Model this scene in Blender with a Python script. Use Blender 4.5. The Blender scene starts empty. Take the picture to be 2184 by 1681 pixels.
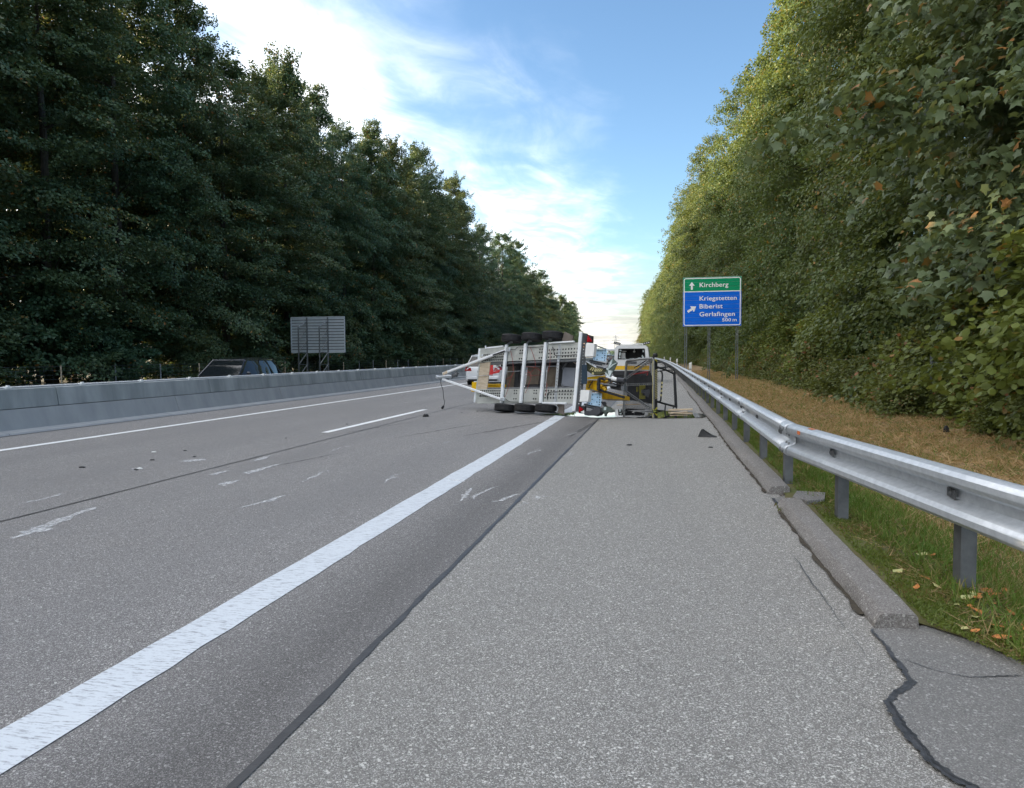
import bpy, bmesh, math, random
import numpy as np
from mathutils import Vector, Matrix

SC = bpy.context.scene
COL = SC.collection
R = math.radians
random.seed(7)

# ------------------------------------------------------------------ camera
F_PX, IW, IH, CAM_H = 1600.0, 2184.0, 1681.0, 1.42
YAW, PITCH, ROLL = R(11.3155), R(2.9076), R(0.4)
def cam_axes():
    cy, sy = math.cos(YAW), math.sin(YAW)
    f0 = np.array([-sy, cy, 0.]); r0 = np.array([cy, sy, 0.]); u0 = np.array([0, 0, 1.])
    f = f0*math.cos(PITCH) - u0*math.sin(PITCH); u = u0*math.cos(PITCH) + f0*math.sin(PITCH)
    return r0*math.cos(ROLL) - u*math.sin(ROLL), u*math.cos(ROLL) + r0*math.sin(ROLL), f
CR, CU, CF = cam_axes()
CO = np.array([0., 0., CAM_H])
cam = bpy.data.cameras.new('camera')
cam.sensor_width = 36.0; cam.lens = 36.0*F_PX/IW
cam.clip_start = 0.05; cam.clip_end = 12000
camo = bpy.data.objects.new('camera', cam); COL.objects.link(camo)
camo.matrix_world = Matrix([[CR[0], CU[0], -CF[0], CO[0]], [CR[1], CU[1], -CF[1], CO[1]], [CR[2], CU[2], -CF[2], CO[2]], [0, 0, 0, 1]])
SC.camera = camo

# ------------------------------------------------------------------ light and sky
SUN_EL, SUN_AZ = R(11.5), R(-88.0)        # azimuth from +Y, negative = to the left
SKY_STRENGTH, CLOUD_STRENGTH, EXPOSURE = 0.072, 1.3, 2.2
SC.view_settings.view_transform = 'Standard'
SC.view_settings.look = 'None'
SC.view_settings.gamma = 1.0
SC.view_settings.exposure = EXPOSURE
SC.view_settings.use_curve_mapping = False
sun = bpy.data.lights.new('sun', 'SUN'); sun.energy = 4.2; sun.angle = R(0.5); sun.color = (1.0, 0.80, 0.52)
suno = bpy.data.objects.new('sun', sun); COL.objects.link(suno)
sd = Vector((math.sin(SUN_AZ)*math.cos(SUN_EL), math.cos(SUN_AZ)*math.cos(SUN_EL), math.sin(SUN_EL)))
suno.rotation_euler = (-sd).to_track_quat('-Z', 'Y').to_euler()
suno.location = (-60, 0, 60)

class NT:
    """small helper around a node tree"""
    def __init__(s, nt): s.t = nt; s.n = nt.nodes; s.l = nt.links
    def new(s, typ, **kw):
        nd = s.n.new(typ)
        for k, v in kw.items(): setattr(nd, k, v)
        return nd
    def put(s, sock, v):
        if isinstance(v, bpy.types.NodeSocket): s.l.new(v, sock)
        else: sock.default_value = v
    def math(s, op, a, b=0.0, c=None, clamp=False):
        nd = s.new('ShaderNodeMath', operation=op, use_clamp=clamp)
        s.put(nd.inputs[0], a); s.put(nd.inputs[1], b)
        if c is not None: s.put(nd.inputs[2], c)
        return nd.outputs[0]
    def mix(s, f, a, b, blend='MIX'):
        nd = s.new('ShaderNodeMix', data_type='RGBA', blend_type=blend)
        s.put(nd.inputs[0], f)
        for i, v in ((6, a), (7, b)):
            if not isinstance(v, bpy.types.NodeSocket) and len(v) == 3: v = (*v, 1)
            s.put(nd.inputs[i], v)
        return nd.outputs[2]
    def mapr(s, v, a, b, c=0.0, d=1.0, smooth=False):
        nd = s.new('ShaderNodeMapRange', interpolation_type='SMOOTHSTEP' if smooth else 'LINEAR')
        for i, x in enumerate((v, a, b, c, d)): s.put(nd.inputs[i], x)
        return nd.outputs[0]
    def noise(s, vec, scale, detail=4, rough=.55, dist=0.0):
        nd = s.new('ShaderNodeTexNoise')
        if vec is not None: s.put(nd.inputs['Vector'], vec)
        nd.inputs['Scale'].default_value = scale; nd.inputs['Detail'].default_value = detail
        nd.inputs['Roughness'].default_value = rough; nd.inputs['Distortion'].default_value = dist
        return nd.outputs[0]
    def comb(s, x, y, z=0.0):
        nd = s.new('ShaderNodeCombineXYZ')
        for i, v in enumerate((x, y, z)): s.put(nd.inputs[i], v)
        return nd.outputs[0]
    def scalev(s, vec, sx, sy, sz, rot=(0, 0, 0)):
        nd = s.new('ShaderNodeMapping'); s.put(nd.inputs['Vector'], vec)
        nd.inputs['Scale'].default_value = (sx, sy, sz); nd.inputs['Rotation'].default_value = rot
        return nd.outputs[0]

world = bpy.data.worlds.new('World'); SC.world = world; world.use_nodes = True
W = NT(world.node_tree); W.n.clear()
sky = W.new('ShaderNodeTexSky', sky_type='NISHITA', sun_disc=False)
sky.sun_elevation = SUN_EL; sky.sun_rotation = SUN_AZ
sky.air_density = 1.0; sky.dust_density = 0.35; sky.ozone_density = 2.6; sky.altitude = 450
tc = W.new('ShaderNodeTexCoord')
sep = W.new('ShaderNodeSeparateXYZ'); W.l.new(tc.outputs['Generated'], sep.inputs[0])
dz = W.math('MAXIMUM', sep.outputs[2], 0.02)
cx = W.math('DIVIDE', sep.outputs[0], dz); cyy = W.math('DIVIDE', sep.outputs[1], dz)
cv = W.comb(cx, cyy, 0.0)
wv = W.scalev(cv, 1.0, 0.55, 1.0, (0, 0, R(14)))
n_big = W.noise(wv, 0.9, 3, .5, .3)
n_mid = W.noise(wv, 1.5, 7, .52, .35)
n_wisp = W.noise(W.scalev(cv, 1.7, 0.6, 1.0, (0, 0, R(24))), 1.7, 8, .60, 1.0)
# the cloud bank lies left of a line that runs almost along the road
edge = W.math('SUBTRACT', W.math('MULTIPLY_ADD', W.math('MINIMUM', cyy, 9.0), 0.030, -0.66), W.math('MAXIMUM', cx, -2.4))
edge = W.math('ADD', edge, W.mapr(cyy, 2.2, -0.2, 0.0, 1.9, True))   # extra unseen cloud added overhead and behind to brighten the ground
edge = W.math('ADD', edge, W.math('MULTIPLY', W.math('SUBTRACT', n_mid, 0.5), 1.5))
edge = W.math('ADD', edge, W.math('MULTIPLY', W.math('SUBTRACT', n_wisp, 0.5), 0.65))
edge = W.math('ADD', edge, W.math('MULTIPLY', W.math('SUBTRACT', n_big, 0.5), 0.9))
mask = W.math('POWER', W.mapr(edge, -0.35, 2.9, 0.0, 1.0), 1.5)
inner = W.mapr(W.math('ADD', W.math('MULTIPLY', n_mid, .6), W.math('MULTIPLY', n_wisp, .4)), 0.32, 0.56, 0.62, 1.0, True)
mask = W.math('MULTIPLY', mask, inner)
low = W.mapr(sep.outputs[2], 0.03, 0.15, 1.0, 0.0, True)      # pale layer near the horizon
bands = W.noise(W.scalev(tc.outputs['Generated'], 2.0, 2.0, 60.0), 1.0, 3, .5, 0)
lowm = W.math('MULTIPLY', low, W.mapr(bands, .3, .7, .55, 1.0))
hs = W.new('ShaderNodeHueSaturation'); hs.inputs['Saturation'].default_value = 1.0; W.l.new(sky.outputs[0], hs.inputs['Color']); skycol = hs.outputs[0]
bg1 = W.new('ShaderNodeBackground'); W.put(bg1.inputs[0], skycol); bg1.inputs[1].default_value = SKY_STRENGTH
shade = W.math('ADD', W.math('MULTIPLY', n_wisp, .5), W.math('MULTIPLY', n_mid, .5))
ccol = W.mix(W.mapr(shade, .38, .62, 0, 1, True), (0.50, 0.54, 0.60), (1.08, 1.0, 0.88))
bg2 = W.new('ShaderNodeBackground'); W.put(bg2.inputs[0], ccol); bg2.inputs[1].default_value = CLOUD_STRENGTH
bg3 = W.new('ShaderNodeBackground'); bg3.inputs[0].default_value = (0.90, 0.87, 0.80, 1); bg3.inputs[1].default_value = CLOUD_STRENGTH*.135
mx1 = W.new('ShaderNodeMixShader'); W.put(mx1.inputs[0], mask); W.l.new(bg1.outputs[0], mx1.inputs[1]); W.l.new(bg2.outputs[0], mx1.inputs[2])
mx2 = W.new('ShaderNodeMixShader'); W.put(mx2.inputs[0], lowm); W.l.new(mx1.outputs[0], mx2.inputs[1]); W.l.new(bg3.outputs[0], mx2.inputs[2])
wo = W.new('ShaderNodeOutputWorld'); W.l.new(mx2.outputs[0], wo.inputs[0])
SC.cycles.max_bounces = 6; SC.cycles.transparent_max_bounces = 6
SC.cycles.use_denoising = True

# ------------------------------------------------------------------ materials
MATS = {}
def M(name, c1, c2=None, scale=6.0, rough=.6, metal=0.0, bump=0.0, bscale=40.0, spec=.5, coat=0.0, stretch=(1, 1, 1), rvar=0.0, ramp=(.35, .65)):
    if name in MATS: return MATS[name]
    m = bpy.data.materials.new(name); m.use_nodes = True; MATS[name] = m
    T = NT(m.node_tree); p = T.n['Principled BSDF']
    t = T.new('ShaderNodeTexCoord'); v = t.outputs['Object']
    if stretch != (1, 1, 1): v = T.scalev(v, *stretch)
    if c2 is not None:
        f = T.mapr(T.noise(v, scale, 6, .6), ramp[0], ramp[1], 0, 1)
        T.put(p.inputs['Base Color'], T.mix(f, c1, c2))
    else: p.inputs['Base Color'].default_value = (*c1, 1)
    p.inputs['Metallic'].default_value = metal
    if rvar: T.put(p.inputs['Roughness'], T.mapr(T.noise(v, scale*1.7, 4, .6), .3, .7, rough-rvar, rough+rvar))
    else: p.inputs['Roughness'].default_value = rough
    p.inputs['Specular IOR Level'].default_value = spec
    if coat: p.inputs['Coat Weight'].default_value = coat; p.inputs['Coat Roughness'].default_value = .05
    if bump:
        b = T.new('ShaderNodeBump'); b.inputs['Strength'].default_value = bump; b.inputs['Distance'].default_value = .01
        T.put(b.inputs['Height'], T.noise(v, bscale, 4, .6)); T.l.new(b.outputs[0], p.inputs['Normal'])
    return m

def leafmat(name, cols, autumn=(.30, .13, .03), amount=.03, trans=.35, clump=.35):
    m = bpy.data.materials.new(name); m.use_nodes = True; MATS[name] = m
    T = NT(m.node_tree); p = T.n['Principled BSDF']
    g = T.new('ShaderNodeNewGeometry'); rnd = g.outputs['Random Per Island']
    oi = T.new('ShaderNodeObjectInfo'); t = T.new('ShaderNodeTexCoord')
    n = T.noise(t.outputs['Object'], clump, 2, .5)
    c = T.mix(T.mapr(n, .35, .65), cols[0], cols[1])
    c = T.mix(T.math('MULTIPLY', rnd, .75), c, cols[2])
    c = T.mix(T.math('MULTIPLY', oi.outputs['Random'], .5), c, cols[3])
    wn = T.new('ShaderNodeTexWhiteNoise', noise_dimensions='1D'); T.put(wn.inputs['W'], T.math('MULTIPLY', rnd, 91.7))
    a = T.math('MULTIPLY', T.math('GREATER_THAN', wn.outputs[0], 1.0-amount*2.2), T.mapr(n, .45, .62))
    c = T.mix(a, c, autumn)
    T.put(p.inputs['Base Color'], c); p.inputs['Roughness'].default_value = .5; p.inputs['Specular IOR Level'].default_value = .35
    tr = T.new('ShaderNodeBsdfTranslucent'); T.put(tr.inputs[0], T.mix(.28, c, (.36, .36, .04), 'MIX'))
    ms = T.new('ShaderNodeMixShader'); ms.inputs[0].default_value = trans
    T.l.new(p.outputs[0], ms.inputs[1]); T.l.new(tr.outputs[0], ms.inputs[2])
    T.l.new(ms.outputs[0], T.n['Material Output'].inputs[0])
    return m

def asphalt(name, dark, mid, light, chip=105.0, frac=.80, stain=None, wear=.35):
    m = bpy.data.materials.new(name); m.use_nodes = True; MATS[name] = m
    T = NT(m.node_tree); p = T.n['Principled BSDF']
    t = T.new('ShaderNodeTexCoord'); v = t.outputs['Object']
    vo = T.new('ShaderNodeTexVoronoi'); T.put(vo.inputs['Vector'], v); vo.inputs['Scale'].default_value = chip
    sc = T.new('ShaderNodeSeparateColor'); T.l.new(vo.outputs['Color'], sc.inputs[0])
    vo2 = T.new('ShaderNodeTexVoronoi'); T.put(vo2.inputs['Vector'], v); vo2.inputs['Scale'].default_value = chip*.52
    sc2 = T.new('ShaderNodeSeparateColor'); T.l.new(vo2.outputs['Color'], sc2.inputs[0])
    c = T.mix(T.mapr(sc.outputs[0], .1, .75), dark, mid)
    c = T.mix(T.math('GREATER_THAN', sc.outputs[1], frac), c, light)
    c = T.mix(T.math('GREATER_THAN', sc2.outputs[0], .975), c, tuple(min(1, x*1.35) for x in light))
    big = T.noise(T.scalev(v, 1.0, .28, 1.0), .8, 5, .6)
    c = T.mix(T.mapr(big, .3, .7, 0, wear), c, tuple(x*.62 for x in mid))
    fine = T.noise(v, 7.0, 5, .65)
    c = T.mix(T.mapr(fine, .35, .7, 0, .16), c, tuple(x*1.25 for x in mid))
    if stain: c = stain(T, v, c)
    T.put(p.inputs['Base Color'], c); p.inputs['Roughness'].default_value = .72; p.inputs['Specular IOR Level'].default_value = .45
    b = T.new('ShaderNodeBump'); b.inputs['Strength'].default_value = .55; b.inputs['Distance'].default_value = .006
    T.put(b.inputs['Height'], vo.outputs['Distance']); b.invert = True
    T.l.new(b.outputs[0], p.inputs['Normal'])
    return m

def lane_stain(T, v, c):
    """oily wear beside the joint, wheel tracks along the lanes"""
    s = T.new('ShaderNodeSeparateXYZ'); T.put(s.inputs[0], v)
    n = T.noise(T.scalev(v, 1.0, .35, 1.0), 1.6, 5, .6)
    d = T.math('ABSOLUTE', T.math('ADD', s.outputs[0], 1.62))
    f = T.mapr(T.math('ADD', d, T.math('MULTIPLY', T.math('SUBTRACT', n, .5), .45)), .05, .62, .42, 0)
    c = T.mix(f, c, (.030, .027, .025))
    for x0 in (-3.25, -5.1, -7.1, -9.0):
        d = T.math('ABSOLUTE', T.math('SUBTRACT', s.outputs[0], x0))
        f = T.mapr(T.math('ADD', d, T.math('MULTIPLY', T.math('SUBTRACT', n, .5), .4)), .1, .55, .20, 0)
        c = T.mix(f, c, (.17, .165, .165))
    return c

m_lane = asphalt('lane_asphalt', (.098, .092, .090), (.236, .225, .220), (.49, .475, .455), 230, .80, lane_stain)
m_shoulder = asphalt('shoulder_asphalt', (.125, .119, .109), (.268, .256, .236), (.50, .485, .455), 210, .79, None, .22)
m_patch = asphalt('patch_asphalt', (.13, .126, .12), (.215, .208, .198), (.33, .32, .305), 190, .84)
m_far_asph = asphalt('old_asphalt', (.07, .07, .075), (.16, .16, .165), (.3, .3, .3), 90, .85)
m_kerb = asphalt('kerb_asphalt', (.12, .108, .10), (.23, .212, .197), (.33, .315, .295), 180, .82)
m_conc = M('barrier_concrete', (.28, .295, .31), (.345, .36, .372), 1.6, .85, bump=.25, bscale=60, stretch=(1, 1.4, .35))
m_conc_up = M('barrier_concrete_upper', (.22, .245, .25), (.37, .39, .40), 1.8, .85, bump=.25, bscale=50, stretch=(1, 1.0, .22))
m_seal = M('joint_sealant', (.022, .023, .026), (.045, .046, .05), 8, .5, bump=.3)
m_tar = M('crack_tar', (.035, .037, .042), (.075, .078, .085), 14, .42, bump=.6, bscale=60)
m_galv = M('galvanised_steel', (.50, .53, .56), (.64, .67, .70), 18, .48, .6, bump=.06, bscale=40, rvar=.05, ramp=(.3, .7))
m_galv_dull = M('dull_galvanised_steel', (.10, .105, .11), (.17, .175, .18), 5, .6, .4, bump=.15)
m_alu = M('trailer_aluminium', (.48, .49, .46), (.60, .61, .57), 4, .45, .35, bump=.04, rvar=.08)
m_white_steel = M('bright_galvanised_beam', (.80, .83, .85), (.92, .93, .94), 7, .4, .1, rvar=.06)
m_blue_galv = M('bluish_galvanised_plate', (.42, .55, .63), (.62, .72, .78), 9, .35, .6)
m_ply = M('weathered_board', (.42, .34, .24), (.60, .50, .38), 5, .75, stretch=(1, 1, 6), bump=.1)
m_rubber = M('tyre_rubber', (.012, .012, .014), (.028, .028, .03), 12, .75)
m_black = M('black_plastic', (.012, .012, .014), (.022, .022, .024), 12, .5)
m_black_steel = M('black_painted_steel', (.014, .015, .018), (.035, .036, .04), 14, .38, rvar=.1)
m_grey_steel = M('grey_painted_steel', (.13, .14, .15), (.22, .23, .24), 12, .45, .3)
m_grey_panel = M('grey_panel', (.22, .24, .28), (.28, .30, .34), 3, .5)
m_dark_panel = M('dark_undertray', (.035, .038, .042), (.075, .075, .078), 5, .45, .3)
m_brown_panel = M('brown_undertray', (.22, .18, .14), (.36, .30, .24), 3, .35, .6)
m_mud = M('brown_mudguard', (.10, .082, .07), (.15, .125, .105), 5, .6)
m_yellow = M('yellow_paint', (.90, .56, .012), (.82, .47, .01), 6, .35, coat=.3)
m_yellow_dark = M('worn_yellow_paint', (.72, .43, .012), (.45, .26, .012), 9, .45)
m_red = M('red_lens', (.36, .012, .018), (.28, .008, .012), 9, .2, coat=.5)
m_red_strap = M('red_webbing', (.75, .05, .045), (.6, .03, .03), 9, .6)
m_red_wire = M('red_cable', (.28, .05, .04), None, rough=.5)
m_white = M('white_paint', (.80, .82, .84), (.74, .76, .78), 3, .3, coat=.6)
m_white_pl = M('white_plastic', (.82, .82, .80), (.76, .76, .74), 5, .45)
m_blackpaint = M('black_car_paint', (.03, .036, .05), None, rough=.22, metal=.5, coat=1.0)
m_silver = M('silver_car_paint', (.45, .47, .5), (.42, .44, .47), 3, .3, .6, coat=.7)
m_blue_car = M('blue_car_paint', (.05, .09, .2), None, rough=.25, coat=.8)
m_glass = M('dark_glass', (.012, .016, .02), None, rough=.05, spec=.6)
m_shard = M('crazed_glass', (.62, .70, .70), (.42, .5, .5), 30, .3)
m_olive = M('dark_olive_plate', (.055, .058, .03), (.09, .09, .05), 8, .5)
m_khaki = M('khaki_stripe', (.62, .54, .24), (.70, .62, .32), 12, .5)
m_foot = M('green_grey_plate', (.10, .135, .12), (.17, .21, .19), 5, .35, .4)
m_foot_l = M('pale_foot_rib', (.62, .72, .72), (.72, .8, .8), 8, .35, .3)
m_lemon = M('faded_lemon_paint', (.60, .55, .05), (.48, .43, .04), 12, .5)
m_cover = M('grey_rubber_cover', (.045, .047, .055), (.065, .067, .075), 6, .55)
m_plate = M('blank_number_plate', (.16, .17, .18), None, rough=.5)
m_plate_b = M('dark_blue_panel', (.022, .045, .07), (.015, .03, .05), 2, .5)
m_wood = M('splintered_wood', (.55, .42, .29), (.68, .55, .40), 8, .7, stretch=(2, 12, 2), bump=.2)
m_sgreen = M('sign_green', (.0, .30, .13), (.0, .28, .12), 2, .5, spec=.2)
m_sblue = M('sign_blue', (.0, .16, .82), (.0, .145, .76), 2, .5, spec=.2)
m_swhite = M('sign_white', (.90, .91, .92), None, rough=.45)
m_sback = M('sign_back_aluminium', (.46, .52, .56), (.54, .59, .63), 3, .5, .25)
m_lat = M('lattice_steel', (.12, .14, .15), (.2, .22, .23), 5, .5, .6)
m_gp = M('guide_post_white', (.80, .80, .78), None, rough=.5)
m_bark = M('bark', (.045, .038, .03), (.085, .075, .06), 8, .9, bump=.5, bscale=18, stretch=(3, 3, .6))
m_pylon = M('pylon_steel', (.35, .36, .37), None, rough=.6)
m_soil = M('verge_soil', (.075, .055, .032), (.17, .125, .06), 1.5, .95, bump=.8, bscale=12)
m_ground = M('far_ground', (.05, .06, .025), (.12, .10, .045), .05, .95)
m_hill = M('hill_painted_haze', (.20, .26, .30), None, rough=1.0, spec=0)  # distance haze is put into the pale hill colour
m_bank = M('dry_bank', (.30, .20, .10), (.19, .135, .065), 1.1, .95, bump=.9, bscale=16)
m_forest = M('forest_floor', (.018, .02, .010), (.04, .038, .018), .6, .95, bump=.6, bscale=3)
m_moss = M('mossy_soil', (.085, .105, .022), (.12, .095, .04), 1.6, .95, bump=.9, bscale=22)
m_leaf_left = leafmat('left_wood_leaves', [(.046, .104, .054), (.064, .118, .054), (.060, .136, .076), (.118, .125, .045)], amount=.02, trans=.22)
m_leaf_conifer = leafmat('conifer_needles', [(.026, .066, .042), (.036, .076, .044), (.034, .084, .050), (.046, .070, .034)], amount=.0, trans=.1)
m_leaf_beech = leafmat('beech_leaves', [(.072, .120, .032), (.052, .100, .034), (.104, .150, .042), (.100, .115, .034)], (.30, .15, .03), .03, .30, .22)
m_leaf_maple = leafmat('maple_leaves', [(.090, .140, .068), (.105, .145, .055), (.150, .200, .110), (.10, .14, .055)], (.34, .16, .05), .05, .32, 1.2)
m_leaf_hazel = leafmat('hazel_leaves', [(.13, .18, .04), (.15, .19, .036), (.19, .23, .055), (.13, .17, .04)], (.28, .16, .04), .03, .36, 1.2)
m_leaf_bramble = leafmat('bramble_leaves', [(.085, .125, .032), (.12, .145, .034), (.14, .16, .042), (.10, .12, .032)], (.26, .10, .04), .05, .32, 1.0)
m_grass = leafmat('green_blades', [(.085, .17, .020), (.12, .20, .025), (.17, .26, .045), (.10, .16, .02)], (.35, .26, .10), .12, .3, 1.5)
m_straw = leafmat('dry_blades', [(.42, .27, .13), (.28, .18, .085), (.56, .40, .21), (.38, .25, .115)], (.11, .14, .03), .10, .25, 1.2)
m_weed = leafmat('moss_tufts', [(.10, .15, .022), (.14, .17, .028), (.17, .20, .04), (.11, .15, .025)], (.2, .11, .05), .10, .3, 2.0)
m_autumn = M('fallen_orange_leaf', (.52, .22, .05), (.40, .13, .04), 30, .6)
m_autumn2 = M('fallen_pale_leaf', (.42, .46, .20), (.5, .4, .15), 30, .6)

def paintmat(name, c, holes, streak, worn):
    m = bpy.data.materials.new(name); m.use_nodes = True; MATS[name] = m
    T = NT(m.node_tree); p = T.n['Principled BSDF']
    t = T.new('ShaderNodeTexCoord'); v = t.outputs['Object']
    n = T.noise(T.scalev(v, *streak), 34.0, 4, .7)
    vo = T.new('ShaderNodeTexVoronoi'); T.put(vo.inputs['Vector'], v); vo.inputs['Scale'].default_value = 105
    sc = T.new('ShaderNodeSeparateColor'); T.l.new(vo.outputs['Color'], sc.inputs[0])
    f = T.math('ADD', T.mapr(n, holes-.12, holes+.06), T.math('MULTIPLY', sc.outputs[0], .35), clamp=True)
    col = T.mix(f, worn, c)
    T.put(p.inputs['Base Color'], col); p.inputs['Roughness'].default_value = .65
    b = T.new('ShaderNodeBump'); b.inputs['Strength'].default_value = .4; b.inputs['Distance'].default_value = .004
    T.put(b.inputs['Height'], n); T.l.new(b.outputs[0], p.inputs['Normal'])
    return m
m_line = paintmat('road_marking_white', (.64, .68, .72), .46, (.35, 2.2, 1.0), (.24, .25, .28))
m_line_clean = paintmat('road_marking_fresh', (.84, .85, .85), .32, (.5, 2.0, 1.0), (.4, .4, .42))

def scuffmat():
    m = bpy.data.materials.new('scrape_white'); m.use_nodes = True
    T = NT(m.node_tree); p = T.n['Principled BSDF']
    t = T.new('ShaderNodeTexCoord'); v = t.outputs['Object']
    a = T.mapr(T.noise(T.scalev(v, 1.0, .5, 1.0), 38.0, 6, .8), .38, .62, 0, .7)
    p.inputs['Base Color'].default_value = (.85, .86, .87, 1); p.inputs['Roughness'].default_value = .8
    T.put(p.inputs['Alpha'], a)
    return m
m_scuff = scuffmat()
def watermat():
    m = bpy.data.materials.new('spilled_fluid'); m.use_nodes = True
    p = m.node_tree.nodes['Principled BSDF']
    p.inputs['Base Color'].default_value = (.012, .012, .014, 1); p.inputs['Roughness'].default_value = .015
    p.inputs['Specular IOR Level'].default_value = 1.0; p.inputs['IOR'].default_value = 1.5
    p.inputs['Coat Weight'].default_value = 1.0; p.inputs['Coat Roughness'].default_value = .01
    return m
m_water = watermat()

# ------------------------------------------------------------------ mesh helpers
ORG = {}
def V3(p): return np.array(p, float)
def tag(o, label=None, cat=None, group=None, kind=None):
    if label: o['label'] = label
    if cat: o['category'] = cat
    if group: o['group'] = group
    if kind: o['kind'] = kind
    return o
def empty(name, loc=(0, 0, 0), label=None, cat=None, group=None):
    o = bpy.data.objects.new(name, None); COL.objects.link(o); o.location = loc
    o.empty_display_size = .2
    ORG[o.name] = V3(loc)
    return tag(o, label, cat, group)
def link_mesh(me, name, mat, parent=None, origin=(0, 0, 0)):
    o = bpy.data.objects.new(name, me); COL.objects.link(o)
    if mat and not me.materials: me.materials.append(mat)
    if parent: o.parent = parent; ORG[o.name] = ORG[parent.name]
    else: o.location = origin; ORG[o.name] = V3(origin)
    return o
class MB:
    def __init__(s): s.v = []; s.f = []
    def add(s, vs, fs):
        b = len(s.v); s.v += [tuple(map(float, p)) for p in vs]; s.f += [tuple(i+b for i in f) for f in fs]; return s
    def box(s, c, size, ax=None, bevel=0.0):
        ax = ax if ax is not None else np.eye(3); c = V3(c); h = V3(size)/2
        if bevel <= 0:
            vs = [c + ax[0]*h[0]*a + ax[1]*h[1]*b + ax[2]*h[2]*d for a in (-1, 1) for b in (-1, 1) for d in (-1, 1)]
            return s.add(vs, [(0, 1, 3, 2), (4, 6, 7, 5), (0, 4, 5, 1), (2, 3, 7, 6), (0, 2, 6, 4), (1, 5, 7, 3)])
        k = min(bevel, *(h*.9))
        # chamfered prism along axis 2 with small end chamfers
        ring = [(h[0]-k, h[1]), (-h[0]+k, h[1]), (-h[0], h[1]-k), (-h[0], -h[1]+k), (-h[0]+k, -h[1]), (h[0]-k, -h[1]), (h[0], -h[1]+k), (h[0], h[1]-k)]
        rs = []
        for z, q in ((-h[2], k), (-h[2]+k, 0), (h[2]-k, 0), (h[2], k)):
            rs.append([c + ax[0]*(x - math.copysign(q, x)) + ax[1]*(y - math.copysign(q, y)) + ax[2]*z for x, y in ring])
        return s.loft(rs)
    def loft(s, rings, cap=True, closed=True):
        n = len(rings[0]); vs = [p for r in rings for p in r]; fs = []
        m = n if closed else n-1
        for i in range(len(rings)-1):
            for j in range(m):
                a = i*n+j; b = i*n+(j+1) % n
                fs.append((a, b, b+n, a+n))
        if cap: fs.append(tuple(range(n))[::-1]); fs.append(tuple(range((len(rings)-1)*n, len(rings)*n)))
        return s.add(vs, fs)
    def bar(s, p, q, w, d, nrm=(0, 0, 1), bevel=0.0):
        """beam p->q, w across, d along nrm"""
        p, q = V3(p), V3(q); a = q-p; L = np.linalg.norm(a); a = a/L
        nn = V3(nrm); nn = nn - a*(nn@a); nn /= np.linalg.norm(nn); sd_ = np.cross(nn, a)
        return s.box((p+q)/2, (w, d, L), (sd_, nn, a), bevel)
    def tube(s, pts, r, n=8, cap=True):
        pts = [V3(p) for p in pts]; rs = r if hasattr(r, '__len__') else [r]*len(pts)
        rings = []; up = V3((0, 0, 1))
        for i, p in enumerate(pts):
            t = pts[min(i+1, len(pts)-1)] - pts[max(i-1, 0)]; t = t/(np.linalg.norm(t)+1e-9)
            ref = up if abs(t@up) < .95 else V3((1, 0, 0))
            if i and abs(t@lastx) < .9: x = lastx - t*(t@lastx)
            else: x = np.cross(ref, t)
            x /= np.linalg.norm(x); y = np.cross(t, x); lastx = x
            rings.append([p + (x*math.cos(2*math.pi*k/n) + y*math.sin(2*math.pi*k/n))*rs[i] for k in range(n)])
        return s.loft(rings, cap)
    def lathe(s, c, axis, prof, n=24):
        c, ax = V3(c), V3(axis); ax = ax/np.linalg.norm(ax)
        ref = V3((0, 0, 1)) if abs(ax[2]) < .9 else V3((1, 0, 0))
        x = np.cross(ref, ax); x /= np.linalg.norm(x); y = np.cross(ax, x)
        rings = [[c + ax*h + (x*math.cos(2*math.pi*k/n) + y*math.sin(2*math.pi*k/n))*max(r, 1e-4) for k in range(n)] for r, h in prof]
        return s.loft(rings, True)
    def prism(s, pts, d):
        """polygon (3-D, in order) extruded by vector d"""
        d = V3(d); pts = [V3(p) for p in pts]; n = len(pts)
        vs = pts + [p+d for p in pts]
        fs = [tuple(range(n)), tuple(range(2*n-1, n-1, -1))] + [(i, (i+1) % n, n+(i+1) % n, n+i) for i in range(n)]
        return s.add(vs, fs)
    def perf(s, A, B, C, D, nu, nv, keep, hole=.6, oct_=8):
        """plate A(tl) B(tr) C(br) D(bl) with real round holes where keep(i,j)"""
        A, B, C, D = map(V3, (A, B, C, D))
        P = lambda u, v: A*(1-u)*(1-v) + B*u*(1-v) + C*u*v + D*(1-u)*v
        lu = (np.linalg.norm(B-A)+np.linalg.norm(C-D))/2/nu; lv = (np.linalg.norm(D-A)+np.linalg.norm(C-B))/2/nv
        rr = min(lu, lv)*hole/2
        for i in range(nu):
            for j in range(nv):
                u0, u1, v0, v1 = i/nu, (i+1)/nu, j/nv, (j+1)/nv
                if not keep(i, j):
                    s.add([P(u0, v0), P(u1, v0), P(u1, v1), P(u0, v1)], [(0, 1, 2, 3)]); continue
                um, vm = (u0+u1)/2, (v0+v1)/2
                o = [(u0, v0), (um, v0), (u1, v0), (u1, vm), (u1, v1), (um, v1), (u0, v1), (u0, vm)]
                h = [(um + rr/lu/nu*math.cos(a), vm + rr/lv/nv*math.sin(a)) for a in [math.radians(225+45*k) for k in range(8)]]
                s.add([P(*q) for q in o] + [P(*q) for q in h], [(k, (k+1) % 8, 8+(k+1) % 8, 8+k) for k in range(8)])
        return s
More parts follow.
